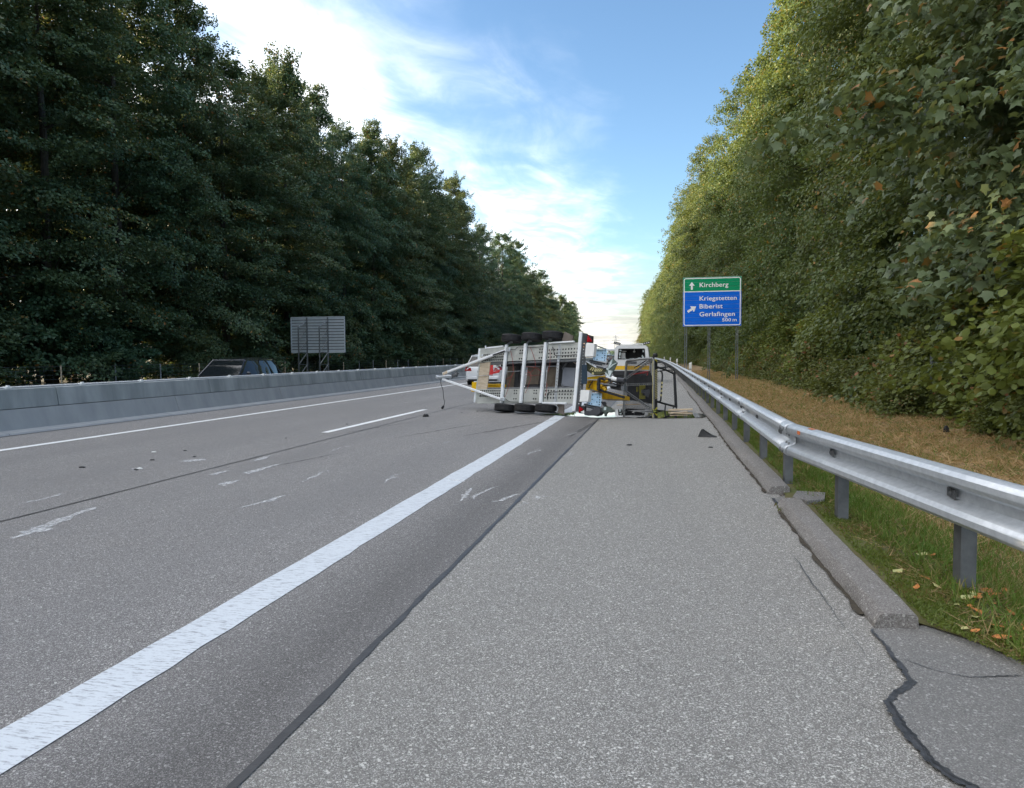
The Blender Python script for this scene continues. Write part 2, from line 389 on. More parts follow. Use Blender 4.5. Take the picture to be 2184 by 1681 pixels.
    def build(s, name, mat, parent=None, smooth=None, origin=None, solid=0.0):
        me = bpy.data.meshes.new(name)
        org = ORG[parent.name] if parent else (V3(origin) if origin is not None else V3((0, 0, 0)))
        me.from_pydata([tuple(V3(p)-org) for p in s.v], [], s.f)
        bm = bmesh.new(); bm.from_mesh(me); bmesh.ops.remove_doubles(bm, verts=bm.verts, dist=1e-5)
        bmesh.ops.recalc_face_normals(bm, faces=bm.faces); bm.to_mesh(me); bm.free()
        if smooth:
            me.polygons.foreach_set('use_smooth', [True]*len(me.polygons)); me.set_sharp_from_angle(angle=R(smooth))
        o = link_mesh(me, name, mat, parent, org if not parent else (0, 0, 0))
        if solid:
            md = o.modifiers.new('thickness', 'SOLIDIFY'); md.thickness = solid; md.offset = 0
        return o
def copy_tree(o, parent=None, **kw):
    c = o.copy(); COL.objects.link(c); c.parent = parent; ORG[c.name] = V3((0, 0, 0))
    if parent is not None: c.matrix_parent_inverse = o.matrix_parent_inverse
    for ch in list(o.children): copy_tree(ch, c)
    return c
def pix(x, y):
    d = CR*(x-IW/2)/F_PX - CU*(y-IH/2)/F_PX + CF
    return d
def gpt(x, y, z=0.0):
    d = pix(x, y); return CO + d*((z-CAM_H)/d[2])
class Plane:
    """a real plane in the place; reads positions off the photograph as rays onto it"""
    def __init__(s, p0, eu, lean):
        eu = V3(eu); eu /= np.linalg.norm(eu); back = V3((-eu[1], eu[0], 0)); back /= np.linalg.norm(back)
        ev = V3((0, 0, 1)) + lean*back; ev -= eu*(ev@eu); ev /= np.linalg.norm(ev)
        n = np.cross(eu, ev); n = -n if n[1] > 0 else n
        s.p0, s.eu, s.ev, s.n = V3(p0), eu, ev, n
    def hit(s, x, y, w=0.0):
        d = pix(x, y); q = s.p0 + s.n*w; return CO + d*(((q-CO)@s.n)/(d@s.n))
    def P(s, u, v, w=0.0): return s.p0 + s.eu*u + s.ev*v + s.n*w
    def uv(s, x, y, w=0.0):
        q = s.hit(x, y, w)-s.p0; return q@s.eu, q@s.ev
    def ax(s): return (s.eu, s.ev, s.n)
K = IW/3843.0
def Z1(x, y): return ((1600+x/4.202)*K, (1200+y/4.2025)*K)
def Z2(x, y): return ((2050+x/3.64)*K, (1200+y/3.64)*K)
# ------------------------------------------------------------------ the setting: ground, road, verge
def off(y): return -max(0.0, y-20.0)**2/10000.0         # the motorway bends gently to the left
def yl(a, b, near=1.0, grow=1.12):
    out = [a]; st = near
    while out[-1] < b-1e-6:
        out.append(min(b, out[-1]+st)); st = min(st*grow, 20) if out[-1] > 20 else st
    return out
def strip(name, prof, ys, mat, parent=None, kind='structure', jag=0.0, follow=True, bump=0.0):
    rng = np.random.default_rng(abs(hash(name)) % 1000 if False else len(name)*17+len(prof))
    mb = MB(); vs = []; n = len(prof)
    for y in ys:
        o = off(y) if follow else 0
        for k, (x, z) in enumerate(prof):
            j = rng.normal(0, jag) if jag and k in (0, n-1) else 0
            vs.append((x+o+j, y, z + (rng.normal(0, bump) if bump and 0 < k < n-1 else 0)))
    fs = [(i*n+j, i*n+j+1, (i+1)*n+j+1, (i+1)*n+j) for i in range(len(ys)-1) for j in range(n-1)]
    mb.add(vs, fs)
    o = mb.build(name, mat, parent, smooth=40 if bump else None)
    if parent is None: tag(o, kind=kind)
    return o
YS = yl(-12, 900)
g = MB().add([(-4000, -600, -.62), (4000, -600, -.62), (4000, 7000, -.62), (-4000, 7000, -.62)], [(0, 1, 2, 3)]).build('ground', m_ground)
tag(g, kind='structure')
road = strip('road', [(-11.95, .0), (-1.385, .0)], YS, m_lane)
shoulder = strip('hard_shoulder', [(-1.385, .0), (1.17, -.006)], YS, m_shoulder)
skirt = strip('road_bed', [(-13.2, -.6), (-13.2, -.02), (1.5, -.03), (1.5, -.6)], YS, m_far_asph)
opp = strip('opposite_carriageway', [(-22.6, -.30), (-13.15, -.25)], YS, m_far_asph)
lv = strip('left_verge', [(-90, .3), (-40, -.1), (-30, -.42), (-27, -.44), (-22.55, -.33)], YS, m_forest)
rv = strip('right_verge', [(1.12, -.03), (1.35, -.015), (1.75, -.03), (2.3, -.14), (2.9, -.19), (3.6, -.16), (4.4, -.10), (5.4, .0), (6.4, .02)], yl(-12, 900, .6), m_bank, bump=.018)
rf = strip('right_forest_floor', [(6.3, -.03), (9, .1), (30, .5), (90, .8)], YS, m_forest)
def shifted(o):
    # the verge starts farther out where the tarmac patch widens near the camera
    me = o.data; n = len(me.vertices); co = np.empty(n*3); me.vertices.foreach_get('co', co); co = co.reshape(-1, 3)
    sh_ = np.interp(co[:, 1], [2.0, 3.0, 3.84, 4.16, 4.24], [1.25, .80, .46, .22, 0]); co[:, 0] += np.clip(sh_ - np.maximum(0, co[:, 0]-1.5)*.4, 0, 2)
    me.vertices.foreach_set('co', co.ravel()); me.update()
shifted(rv)
ms = strip('mossy_verge', [(1.14, .012), (1.36, .036), (1.72, .018), (2.05, -.055)], yl(-3, 40, .35), m_moss, bump=.006, jag=.05); shifted(ms)

# painted lines
def line(name, x, w, y0, y1, mat, z=.0045, st=.25, jag=.0045):
    return strip(name, [(x-w/2, z), (x+w/2, z)], yl(y0, y1, st), mat, road, jag=jag)
line('edge_marking', -2.345, .27, -8, 500, m_line)
line('edge_marking', -10.12, .17, -8, 500, m_line_clean)
d0 = 13.1
for k in range(-2, 18):
    line('lane_dash', -6.22, .16, d0+k*18.0, d0+k*18.0+6.1, m_line_clean, st=.4)
line('edge_marking', -14.0, .18, 0, 400, m_line_clean, z=-.245)
# joint sealed with bitumen between lane and shoulder; thinner joint in the lanes
strip('joint_seal', [(-1.403, .005), (-1.367, .005)], yl(-5, 300, .16), m_seal, road, jag=.004)
strip('joint_seal', [(-5.69, .004), (-5.66, .004)], yl(-5, 120, .3), m_seal, road, jag=.004)
# crack sealing and patch in the near right corner
def ribbon(pts, w, z, name, mat, parent, seed=3, sub=6):
    rng = np.random.default_rng(seed); P = []
    for i in range(len(pts)-1):
        for t in np.linspace(0, 1, sub, endpoint=False): P.append(V3(pts[i])*(1-t)+V3(pts[i+1])*t)
    P.append(V3(pts[-1])); vs = []
    for i, p in enumerate(P):
        t = P[min(i+1, len(P)-1)]-P[max(i-1, 0)]; t /= np.linalg.norm(t)+1e-9; s = V3((-t[1], t[0], 0))
        ww = (w[min(int(i/sub), len(w)-1)] if hasattr(w, '__len__') else w)
        a, b = ww/2*(1+rng.normal(0, .22)), ww/2*(1+rng.normal(0, .22)); j = rng.normal(0, .004, 2)
        vs += [(p[0]+s[0]*a+j[0], p[1]+s[1]*a+j[1], z), (p[0]-s[0]*b+j[0], p[1]-s[1]*b+j[1], z)]
    fs = [(2*i, 2*i+1, 2*i+3, 2*i+2) for i in range(len(P)-1)]
    return MB().add(vs, fs).build(name, mat, parent)
Zq = lambda x, y: ((2700+x/1.9108)*K, (2100+y/1.9108)*K)
G = lambda q, z=0.0: gpt(*q, z)
crack = [G(Zq(*q)) for q in ((1090, 505), (1200, 640), (1300, 770), (1370, 880), (1330, 935), (1240, 990), (1200, 1030), (1260, 1120), (1330, 1230), (1430, 1350), (1530, 1470), (1640, 1560), (1800, 1640), (1990, 1760))]
ribbon(crack, [.012, .02, .03, .035, .032, .028, .03, .034, .036, .034, .036, .03, .03], .0075, 'crack_seal', m_tar, shoulder)
ribbon([V3(p)+V3((.012, -.004, 0)) for p in crack[6:]], [.010], .0095, 'crack_seal', m_seal, shoulder, 5)
ribbon([G(Zq(*q)) for q in ((545, -10), (640, 130), (700, 220), (760, 300), (860, 440), (960, 560), (1050, 700))], [.005, .007, .005, .003, .002], .006, 'hairline_crack', m_tar, shoulder, 8)
ribbon([G(Zq(*q)) for q in ((1340, 730), (1500, 790), (1660, 830), (1800, 855), (2000, 850), (2150, 840))], [.004, .004, .005, .006, .008], .0075, 'hairline_crack', m_tar, shoulder, 9)
pp = [G(q, .004) for q in [Zq(*a) for a in ((1085, 500), (1200, 640), (1300, 770), (1370, 880), (1330, 935), (1240, 990), (1200, 1030), (1260, 1120), (1330, 1230), (1430, 1350), (1530, 1470), (1640, 1560), (1800, 1640), (1990, 1760))]]
pp += [V3((3.0, pp[-1][1]-.1, .004)), V3((2.9, 2.6, .004)), V3((2.5, 3.2, .004)), V3((2.0, 3.75, .004)), V3((1.72, 4.05, .004)), V3((1.52, 4.22, .004)), V3((1.40, 4.20, .004)), V3((1.18, 4.13, .004))]
MB().add(pp, [tuple(range(len(pp)))]).build('asphalt_patch', m_patch, shoulder)
gp_ = [gpt(1650, 1062, .004), gpt(1672, 1098, .004), gpt(1775, 1085, .004), gpt(1765, 1062, .004), gpt(1700, 1052, .004)]
MB().add(gp_, [tuple(range(len(gp_)))]).build('asphalt_patch', m_patch, shoulder)
ribbon([gpt(1648, 1064), gpt(1668, 1085), gpt(1676, 1098)], [.03, .02], .008, 'crack_seal', m_seal, shoulder, 4)

# scrape marks on the lanes (photo positions on the road surface)
def scrape(p, q, w, seed, name='scrape_mark'):
    a, b = gpt(*p), gpt(*q); rng = np.random.default_rng(seed)
    pts = [a*(1-t)+b*t + V3((rng.normal(0, .03), rng.normal(0, .06), 0)) for t in np.linspace(0, 1, 5)]
    ribbon(pts, [w*.3, w*.95, w*.75, w*.4, w*.1], .006, name, m_scuff, road, seed, 4)
for i, (p, q, w) in enumerate((((10, 1155), (205, 1085), .16), ((20, 1150), (120, 1118), .10), ((60, 1075), (130, 1052), .04), ((455, 1012), (480, 1005), .10), ((470, 1038), (515, 1022), .14), ((530, 1012), (580, 992), .12),
        ((540, 1078), (605, 1058), .10), ((385, 983), (440, 982), .22), ((545, 985), (575, 972), .1), ((985, 1070), (1005, 1040), .07), ((1000, 1068), (1060, 1040), .05), ((1050, 1072), (1108, 1052), .06),
        ((1120, 972), (1152, 958), .06), ((1140, 1066), (1165, 1060), .04), ((1100, 1078), (1125, 1070), .03), ((1205, 975), (1222, 965), .05), ((960, 1022), (990, 1030), .12), ((820, 1030), (860, 1010), .05),
        ((635, 1030), (700, 1005), .05), ((1290, 925), (1310, 915), .03), ((1210, 930), (1235, 922), .05), ((930, 950), (985, 938), .05), ((260, 1010), (330, 990), .03), ((700, 965), (760, 948), .04))):
    scrape(p, q, w, 20+i)
def skid(p, q, w, seed):
    a, b = gpt(*p), gpt(*q)
    ribbon([a*(1-t)+b*t for t in np.linspace(0, 1, 6)], [w*.4, w, w, w*.7, w*.3], .0052, 'skid_mark', m_skid, road, seed, 5)
m_skid = bpy.data.materials.new('skid_rubber'); m_skid.use_nodes = True
_T = NT(m_skid.node_tree); _p = _T.n['Principled BSDF']; _p.inputs['Base Color'].default_value = (.03, .03, .032, 1); _p.inputs['Roughness'].default_value = .7
_T.put(_p.inputs['Alpha'], _T.mapr(_T.noise(_T.new('ShaderNodeTexCoord').outputs['Object'], 9, 4, .7), .35, .7, .05, .55))
for i, (p, q, w) in enumerate((((990, 930), (1190, 895), .12), ((840, 935), (1060, 898), .08), ((560, 1000), (760, 960), .05), ((1215, 932), (1290, 888), .1), ((700, 930), (880, 900), .06))):
    skid(p, q, w, 60+i)

# kerb: two lengths of asphalt kerb with a drain gap, and its broken end
def kerb(y0, y1, first):
    mb = MB(); rings = []; rng = np.random.default_rng(int(y0*10))
    for i, y in enumerate(yl(y0, y1, .16)):
        o = off(y) - .0035*max(0, y-8) + .012*math.sin(y*.9); s = 1.0
        if first and i == 0: s = .92
        j = lambda a=.006: rng.normal(0, a)
        w0 = 1.045+.045*max(0, min(1, (8-y)/4))
        c_ = .012*max(0, rng.normal(0, 1)-.6); rings.append([(w0+o+j(.006), y, -.02), (w0+.006+o+j(.004), y, .020+j(.003)), (w0+.034+o+j(.004)+c_, y, .072*s-c_*.6), (w0+.050+o+j(.004)+c_, y, .082*s+j(.002)), (w0+.13+o, y, .086*s+j(.002)), (w0+.200+o, y, .085*s+j(.002)), (w0+.216+o+j(.004), y, .072*s-c_), (w0+.222+o+j(.004), y, -.02)])
    mb.loft(rings, True)
    o = mb.build('kerb', m_kerb, None, smooth=22, origin=(1.15, y0, 0)); tag(o, kind='structure'); return o
kerb(4.12, 7.28, True); kerb(7.95, 260, True)
m_grit = M('kerb_grit', (.035, .028, .02), (.075, .06, .04), 30, .95, bump=.8, bscale=90)
for y0_, y1_ in ((4.3, 7.2), (8.0, 30)):
    ribbon([V3((1.045+.045*max(0, min(1, (8-q)/4))-.004+off(q)-.0035*max(0, q-8)+.012*math.sin(q*.9), q, 0)) for q in np.arange(y0_, y1_, .25)], [.05, .02, .045, .03, .06, .025]*40, .006, 'kerb_grit', m_grit, shoulder, 12, 3)
gap = MB(); gap.prism([gpt(1700, 1056, .02), gpt(1760, 1060, .02), gpt(1758, 1075, .02), gpt(1722, 1078, .02), gpt(1690, 1070, .02)], (0, 0, .045)); tag(gap.build('kerb_outlet', m_kerb, None), kind='structure')

# ------------------------------------------------------------------ concrete median barrier
bar = empty('median_barrier', (-12.3, 11, 0), 'grey concrete median barrier of stacked blocks beside the left lane', 'barrier')
def bblock(y0, y1, prof, name, mat):
    mb = MB(); rings = []
    ch = .012
    for y, k in ((y0+.010, .97), (y0+.018+ch, 1.0), (y1-.018-ch, 1.0), (y1-.010, .97)):
        cxm = sum(p[0] for p in prof)/len(prof); czm = sum(p[1] for p in prof)/len(prof)
        rings.append([(cxm+(x-cxm)*k+off(y), y, czm+(z-czm)*k) for x, z in prof])
    mb.loft(rings, True); return mb.build(name, mat, bar)
lowp = [(-11.88, -.01), (-11.92, .035), (-12.13, .07), (-12.26, .455), (-12.94, .455), (-13.07, .07), (-13.3, -.25), (-13.3, -.4), (-11.88, -.05)]
upp = [(-12.285, .468), (-12.345, .835), (-12.38, .85), (-12.82, .85), (-12.855, .835), (-12.915, .468)]
y = 11.82-5.35*4; k = 0
while y < 330:
    bblock(y, y+5.35, lowp, 'lower_block', m_conc); bblock(y+1.6, y+1.6+5.35, upp, 'upper_block', m_conc_up); y += 5.35
seal = MB(); vs = []
for yy in yl(-9, 330, 1.2):
    o = off(yy); vs += [(-11.885+o, yy, .003), (-11.80+o, yy, .003)]
seal.add(vs, [(2*i, 2*i+1, 2*i+3, 2*i+2) for i in range(len(vs)//2-1)]); seal.build('base_joint', m_seal, bar)
yy = -9.0; pr = [(-12.40, .851), (-12.40, .878), (-12.42, .886), (-12.62, .886), (-12.64, .878), (-12.64, .851)]
while yy < 300:
    mb = MB(); mb.loft([[(x+off(q), q, z) for x, z in pr] for q in (yy+.006, yy+5.994)], True); mb.build('cap_rail', m_galv, bar); yy += 6
yb = -8.6
bm_br = None
while yb < 120:
    mb = MB(); o = off(yb); mb.box((-12.42+o, yb, .872), (.10, .14, .05), bevel=.01); mb.box((-12.40+o, yb, .905), (.05, .05, .03)); mb.build('cap_bracket', m_gp, bar); yb += 1.9

# ------------------------------------------------------------------ guard rail on the right
gr = empty('guard_rail', (1.4, 5, 0), 'galvanised steel guard rail on posts along the right verge', 'guard rail')
def rx(y):          # front face of the rail; it flares outward towards the camera
    base = 1.22 + off(y) - .004*max(0, min(y, 40)-8)
    return base + (.155*(7.6-y) if y < 7.6 else 0)
ZT = .745
wprof = [(.055, ZT-.002), (.012, ZT+.004), (-.030, ZT-.006), (-.050, ZT-.030), (-.052, ZT-.062), (-.034, ZT-.088), (.024, ZT-.110), (.046, ZT-.126), (.048, ZT-.180),
         (.026, ZT-.196), (-.034, ZT-.218), (-.052, ZT-.244), (-.050, ZT-.278), (-.030, ZT-.300), (.012, ZT-.310), (.055, ZT-.304)]
def beam(y0, y1, lap=0.0, name='rail_beam'):
    mb = MB(); rings = []
    for y in np.linspace(y0, y1, 5 if y1 < 60 else 2):
        rings.append([(rx(y)+x-lap, y, z) for x, z in wprof])
    mb.loft(rings, False, False)
    return mb.build(name, m_galv, gr, smooth=24, solid=.004)
segs = [(-.3, 3.62), (3.6, 7.62)] + [(7.6+4*k, 7.6+4*k+4.02) for k in range(75)]
for a, b in segs: beam(a, b)
for yj in (3.6, 7.6, 11.6, 15.6, 19.6, 23.6): beam(yj-.03, yj+.29, .0065, 'lap_joint')
# overlap sleeve edge and bolts at the joints
def bolt(mb, p, r=.016): mb.lathe(p, (-1, 0, 0), [(r*1.25, 0), (r*1.25, .004), (r, .012), (r*.4, .016)], 8)
for yj in (3.6, 7.6, 11.6, 15.6, 19.6):
    mb = MB()
    for dy in (.06, .20):
        for zz, dx in ((ZT-.05, -.056), (ZT-.262, -.056)): bolt(mb, (rx(yj+dy)+dx-.007, yj+dy, zz), .02)
        bolt(mb, (rx(yj+dy)-.0, yj+dy, ZT-.105)); bolt(mb, (rx(yj+dy)-.0, yj+dy, ZT-.202))
    mb.build('joint_bolts', m_grey_steel, gr)
post_y = [4.85, 6.68, 8.5, 10.45] + [12.4+1.95*k for k in range(110)]
for i, y in enumerate(post_y):
    x = rx(y)+.115; mb = MB(); t = .007; zb = -.25; zt = ZT-.04 if y > 11 else ZT-.30
    zt = ZT-.07
    a = V3((0, 1, 0)); 
    # C section: web faces the road, flanges run back
    mb.box((x-.03, y, (zb+zt)/2), (t, .118, zt-zb)); mb.box((x+.012, y-.056, (zb+zt)/2), (.078, t, zt-zb)); mb.box((x+.012, y+.056, (zb+zt)/2), (.078, t, zt-zb))
    mb.box((x+.048, y-.042, (zb+zt)/2), (t, .026, zt-zb)); mb.box((x+.048, y+.042, (zb+zt)/2), (t, .026, zt-zb))
    mb.build('post', m_galv_dull, gr)
    if y < 40:
        mb = MB(); mb.box((rx(y)+.037, y-.02, ZT-.153), (.010, .12 if y < 9 else .08, .05)); bolt(mb, (rx(y)+.032, y-.02, ZT-.153), .017)
        mb.build('post_bolt_plate', m_galv_dull, gr)
# orange paint mark near the joint
mb = MB(); mb.add([(rx(7.25)-.0535, 7.25, ZT-.03), (rx(7.17)-.0535, 7.17, ZT-.03), (rx(7.17)-.0555, 7.17, ZT-.062), (rx(7.25)-.0555, 7.25, ZT-.062)], [(0, 1, 2, 3)])
mb.add([(rx(7.12)-.010, 7.12, ZT+.0065), (rx(7.0)-.010, 7.0, ZT+.0065), (rx(7.0)+.03, 7.0, ZT+.0055), (rx(7.12)+.03, 7.12, ZT+.0055)], [(0, 1, 2, 3)])
mb.build('paint_mark', M('orange_spray', (.62, .16, .04), None, rough=.6), gr)

# guide posts behind the rail
def guide_post(x, y, label, z0=-.1, h=1.12):
    r = empty('guide_post', (x, y, z0), label, 'guide post', 'white guide posts along the right verge')
    mb = MB(); mb.loft([[(x-.055*s, y-.03*s, z), (x+.055*s, y-.03*s, z), (x+.045*s, y+.05*s, z), (x-.045*s, y+.05*s, z)] for z, s in ((z0, 1), (z0+h*.72, 1))], True); mb.build('shaft', m_gp, r)
    mb = MB(); mb.loft([[(x-.065, y-.035, z), (x+.065, y-.035, z), (x+.05, y+.06, z), (x-.05, y+.06, z)] for z in (z0+h*.755, z0+h*.97)] + [[(x-.05, y-.02, z0+h), (x+.065, y-.02, z0+h+.03), (x+.05, y+.04, z0+h+.03), (x-.04, y+.04, z0+h)]], True); mb.build('head', m_gp, r)
    mb = MB(); mb.box((x, y+.0, z0+h*.737), (.08, .05, h*.045)); mb.build('neck', m_black, r)
guide_post(1.33, 37, 'nearest white guide post just behind the guard rail, left of the sign')
guide_post(1.2, 63, 'second white guide post behind the guard rail beyond the sign', z0=-.05)
guide_post(.95, 90, 'third white guide post far along the guard rail', z0=-.05)
guide_post(.35, 122, 'farthest tiny white guide post where the guard rail bends away', z0=-.05)
# ------------------------------------------------------------------ road signs
def flat_text(txt, x0, x1, zb, cap, y, name, parent, mat):
    cu = bpy.data.curves.new(name, 'FONT'); cu.body = txt; cu.extrude = .004; cu.space_character = 1.04; cu.offset = .012; cu.resolution_u = 4
    o = bpy.data.objects.new(name, cu); COL.objects.link(o)
    bpy.context.view_layer.update()
    me = bpy.data.meshes.new_from_object(o.evaluated_get(bpy.context.evaluated_depsgraph_get()))
    bpy.data.objects.remove(o); bpy.data.curves.remove(cu)
    n = len(me.vertices); co = np.empty(n*3); me.vertices.foreach_get('co', co); co = co.reshape(-1, 3)
    mn, mxx = co[:, 0].min(), co[:, 0].max()
    capu = .73
    w = np.empty_like(co); w[:, 0] = x0 + (co[:, 0]-mn)/(mxx-mn)*(x1-x0); w[:, 2] = zb + co[:, 1]/capu*cap*(1.0 if txt != 'm' else 1.0); w[:, 1] = y - co[:, 2] - .004
    w -= ORG[parent.name]
    me.vertices.foreach_set('co', w.ravel()); me.update(); me.materials.clear(); me.materials.append(mat)
    return link_mesh(me, name, mat, parent)
SY, SX0, SX1, SZ1, SZ0 = 46.0, 1.22, 4.55, 5.98, 3.10
sg = empty('direction_sign', (2.9, SY, -.2), 'green and blue motorway exit sign reading Kirchberg, Kriegstetten, Biberist, Gerlafingen', 'road sign')
sx = lambda x: SX0+(x-203)/744*(SX1-SX0)
szz = lambda y_: SZ1-(y_-138)/634*(SZ1-SZ0)
ns = 12; sh = (SZ1-SZ0)/ns
zdiv = szz(322)
edges = [SZ1-k*(SZ1-zdiv)/3 for k in range(4)] + [zdiv-k*(zdiv-SZ0)/8 for k in range(1, 9)]
for k in range(11):
    mb = MB(); mb.box(((SX0+SX1)/2, SY, (edges[k]+edges[k+1])/2), (SX1-SX0, .04, edges[k]-edges[k+1]-.008), bevel=.006)
    mb.build('sign_slat', m_sgreen if k < 3 else m_sblue, sg)
def frame(mb, x0, x1, z0, z1, t, y_, r):
    pts = []
    for cx_, cz_, a0 in ((x1-r, z1-r, 0), (x0+r, z1-r, 90), (x0+r, z0+r, 180), (x1-r, z0+r, 270)):
        for a in (0, 30, 60, 90): pts.append((cx_, cz_, R(a0+a)))
    o = [(cx_+r*math.cos(a), y_, cz_+r*math.sin(a)) for cx_, cz_, a in pts]; i = [(cx_+(r-t)*math.cos(a), y_, cz_+(r-t)*math.sin(a)) for cx_, cz_, a in pts]
    n = len(o); mb.add(o+i, [(k, (k+1) % n, n+(k+1) % n, n+k) for k in range(n)])
mb = MB(); frame(mb, SX0+.035, SX1-.035, SZ0+.035, SZ1-.035, .05, SY-.0245, .12); mb.build('border', m_swhite, sg, solid=.004)
mb = MB(); mb.box(((SX0+SX1)/2, SY-.0245, zdiv), (SX1-SX0-.16, .006, .055)); mb.build('divider', m_swhite, sg)
ty = SY-.0225
for t, xa, xb, base, top in (('Kirchberg', 415, 782, 264, 205), ('Kriegstetten', 415, 888, 437, 380), ('Biberist', 415, 711, 541, 482), ('Gerlafingen', 415, 866, 643, 585), ('500', 705, 818, 714, 670), ('m', 838, 890, 714, 670)):
    flat_text(t, sx(xa), sx(xb), szz(base), szz(top)-szz(base), ty, 'lettering', sg, m_swhite)
def arrow(c, ang, L):
    ca, sa = math.cos(ang), math.sin(ang); pts = [(-.5, -.12), (.02, -.12), (.0, -.36), (.5, 0), (.0, .36), (.02, .12), (-.5, .12)]
    mb = MB(); mb.prism([(c[0]+(u*ca-v*sa)*L, SY-.022, c[1]+(u*sa+v*ca)*L) for u, v in pts], (0, -.005, 0)); mb.build('arrow', m_swhite, sg)
arrow((sx(315), szz(245)), R(90), .46); arrow((sx(317), szz(548)), R(32), .58)
mb = MB(); mb.box(((SX0+SX1)/2, SY+.006, (SZ0+SZ1)/2), (SX1-SX0+.02, .02, SZ1-SZ0+.02)); mb.build('backing', m_sback, sg)
for x in (sx(240), sx(540), sx(897)):
    mb = MB(); zt, zb = SZ1-.1, -.55
    for dx in (-.075, .075): mb.box((x+dx*.7, SY+.09, (zt+zb)/2), (.042, .05, zt-zb))
    z = zb+.3
    while z < zt: mb.box((x, SY+.09, z), (.10, .04, .045)); z += .72
    mb.build('post', m_lat, sg)
    mb = MB(); mb.box((x, SY+.09, -.20), (.34, .34, .12), bevel=.02); mb.build('footing', m_conc, sg)

# back of the sign for the other direction
BY = 50.0
def aty(x, y, Y): d = pix(x, y); return CO + d*(Y/d[1])
b0, b1 = aty(621, 679, BY), aty(736, 750, BY)
bx0, bx1, bz1, bz0 = b0[0], b1[0], b0[2]+.05, b1[2]-.05
bs = empty('sign_back', ((bx0+bx1)/2, BY, -.45), 'bare slatted back of a road sign on two lattice posts, left of the motorway', 'road sign')
nb = 12
for k in range(nb):
    z1 = bz1-(bz1-bz0)*k/nb; z0 = bz1-(bz1-bz0)*(k+1)/nb
    mb = MB(); mb.box(((bx0+bx1)/2, BY, (z0+z1)/2+.012), (bx1-bx0, .03, z1-z0-.045), bevel=.006); mb.box(((bx0+bx1)/2, BY-.03, z1-.024), (bx1-bx0, .05, .010)); mb.build('sign_slat', m_sback, bs)
mb = MB(); mb.box(((bx0+bx1)/2, BY+.03, (bz0+bz1)/2), (bx1-bx0, .02, bz1-bz0)); mb.build('sign_face', m_black, bs)
mb = MB()
for (xa, za, xb, zb) in ((bx0, bz0, bx0, bz1), (bx1, bz0, bx1, bz1), (bx0, bz1, bx1, bz1), (bx0, bz0, bx1, bz0)): mb.bar((xa, BY-.02, za), (xb, BY-.02, zb), .05, .09, (0, 1, 0))
mb.build('frame', m_sback, bs)
bw = bx1-bx0
for fx in (.305, .695):
    x = bx0+bw*fx; mb = MB()
    zt = bz1-.02; zl = bz1-.72; xo = x-.40; yo = BY-.62
    mb.bar((x, BY-.1, -.6), (x, BY-.1, zt), .085, .06, (0, 1, 0)); mb.bar((xo, yo, -.6), (xo, yo, zl), .07, .07, (0, 1, 0)); mb.bar((xo, yo, zl), (x, BY-.1, zt-.25), .06, .06, (0, 1, .2))
    z = zl-.1; s = 1
    while z > -.4:
        mb.bar((xo, yo, z), (x, BY-.1, z), .035, .035, (0, 1, .1)); mb.bar((xo, yo, z-.85) , (x, BY-.1, z), .04, .04, (0, 1, .2)); z -= .85*1.0
    mb.build('lattice_post', m_lat, bs)

# ------------------------------------------------------------------ wire fences
fl = empty('wire_fence', (-27, 30, -.45), 'wire mesh wildlife fence on thin posts below the left wood', 'fence')
fy = [19.2+3.5*k for k in range(36)]
for i, y in enumerate(fy):
    mb = MB(); x = -27+off(y); mb.tube([(x, y, -.5), (x+random.uniform(-.03, .03), y+random.uniform(-.02, .02), 1.12)], .035, 6); mb.build('post', m_wood if i % 3 == 0 else m_conc, fl)
mb = MB()
for z in (-.3, -.15, 0, .15, .32, .5, .7, .9, 1.08):
    mb.tube([(-27.0+off(y), y, z) for y in fy], .006, 3)
for y in np.arange(fy[0], fy[-1], .5): mb.bar((-27.0+off(y), y, -.42), (-27.0+off(y), y, 1.08), .006, .006, (1, 0, 0))
tag(mb.build('wire_mesh', m_lat, fl), kind='stuff')
fr = empty('wire_fence', (6.9, 20, 0), 'wire fence half hidden in the brambles right of the verge', 'fence')
for y in (14.2, 19.5, 25, 31, 37, 44, 51):
    mb = MB(); mb.tube([(6.3, y, -.1), (6.3, y+.02, 1.35)], .03, 6); mb.build('post', m_lat, fr)
mb = MB()
for z in (.3, .6, .9, 1.2): mb.tube([(6.3, y, z) for y in (14.2, 19.5, 25, 31, 37, 44, 51)], .005, 3)
mb.build('wire', m_lat, fr)
# ------------------------------------------------------------------ wheels and cars
def wheel(c, axis, r, w, parent, rimr=.6, name='wheel', rim_mat=None, n=28):
    mb = MB(); k = w/2
    prof = [(r*rimr, -k*.75), (r*.80, -k*1.0), (r*.93, -k*1.0), (r*.985, -k*.82), (r, -k*.62)]
    for g_ in (-.42, 0.0, .42): prof += [(r, k*(g_-.10)), (r*.965, k*(g_-.06)), (r*.965, k*(g_+.06)), (r, k*(g_+.10))]
    prof += [(r, k*.62), (r*.985, k*.82), (r*.93, k), (r*.80, k), (r*rimr, k*.75), (r*rimr*.96, 0)]
    mb.lathe(c, axis, prof, n); o = mb.build(name, m_rubber, parent, smooth=40)
    mb = MB(); mb.lathe(c, axis, [(.02, -k*.2), (r*.2, -k*.35), (r*.3, -k*.2), (r*rimr*.8, -k*.45), (r*rimr*.99, -k*.78), (r*rimr*.99, k*.78), (r*rimr*.8, k*.45), (r*.3, k*.2), (r*.2, k*.35), (.02, k*.2)], 20)
    mb.build('rim', rim_mat or m_galv_dull, o, smooth=40); return o
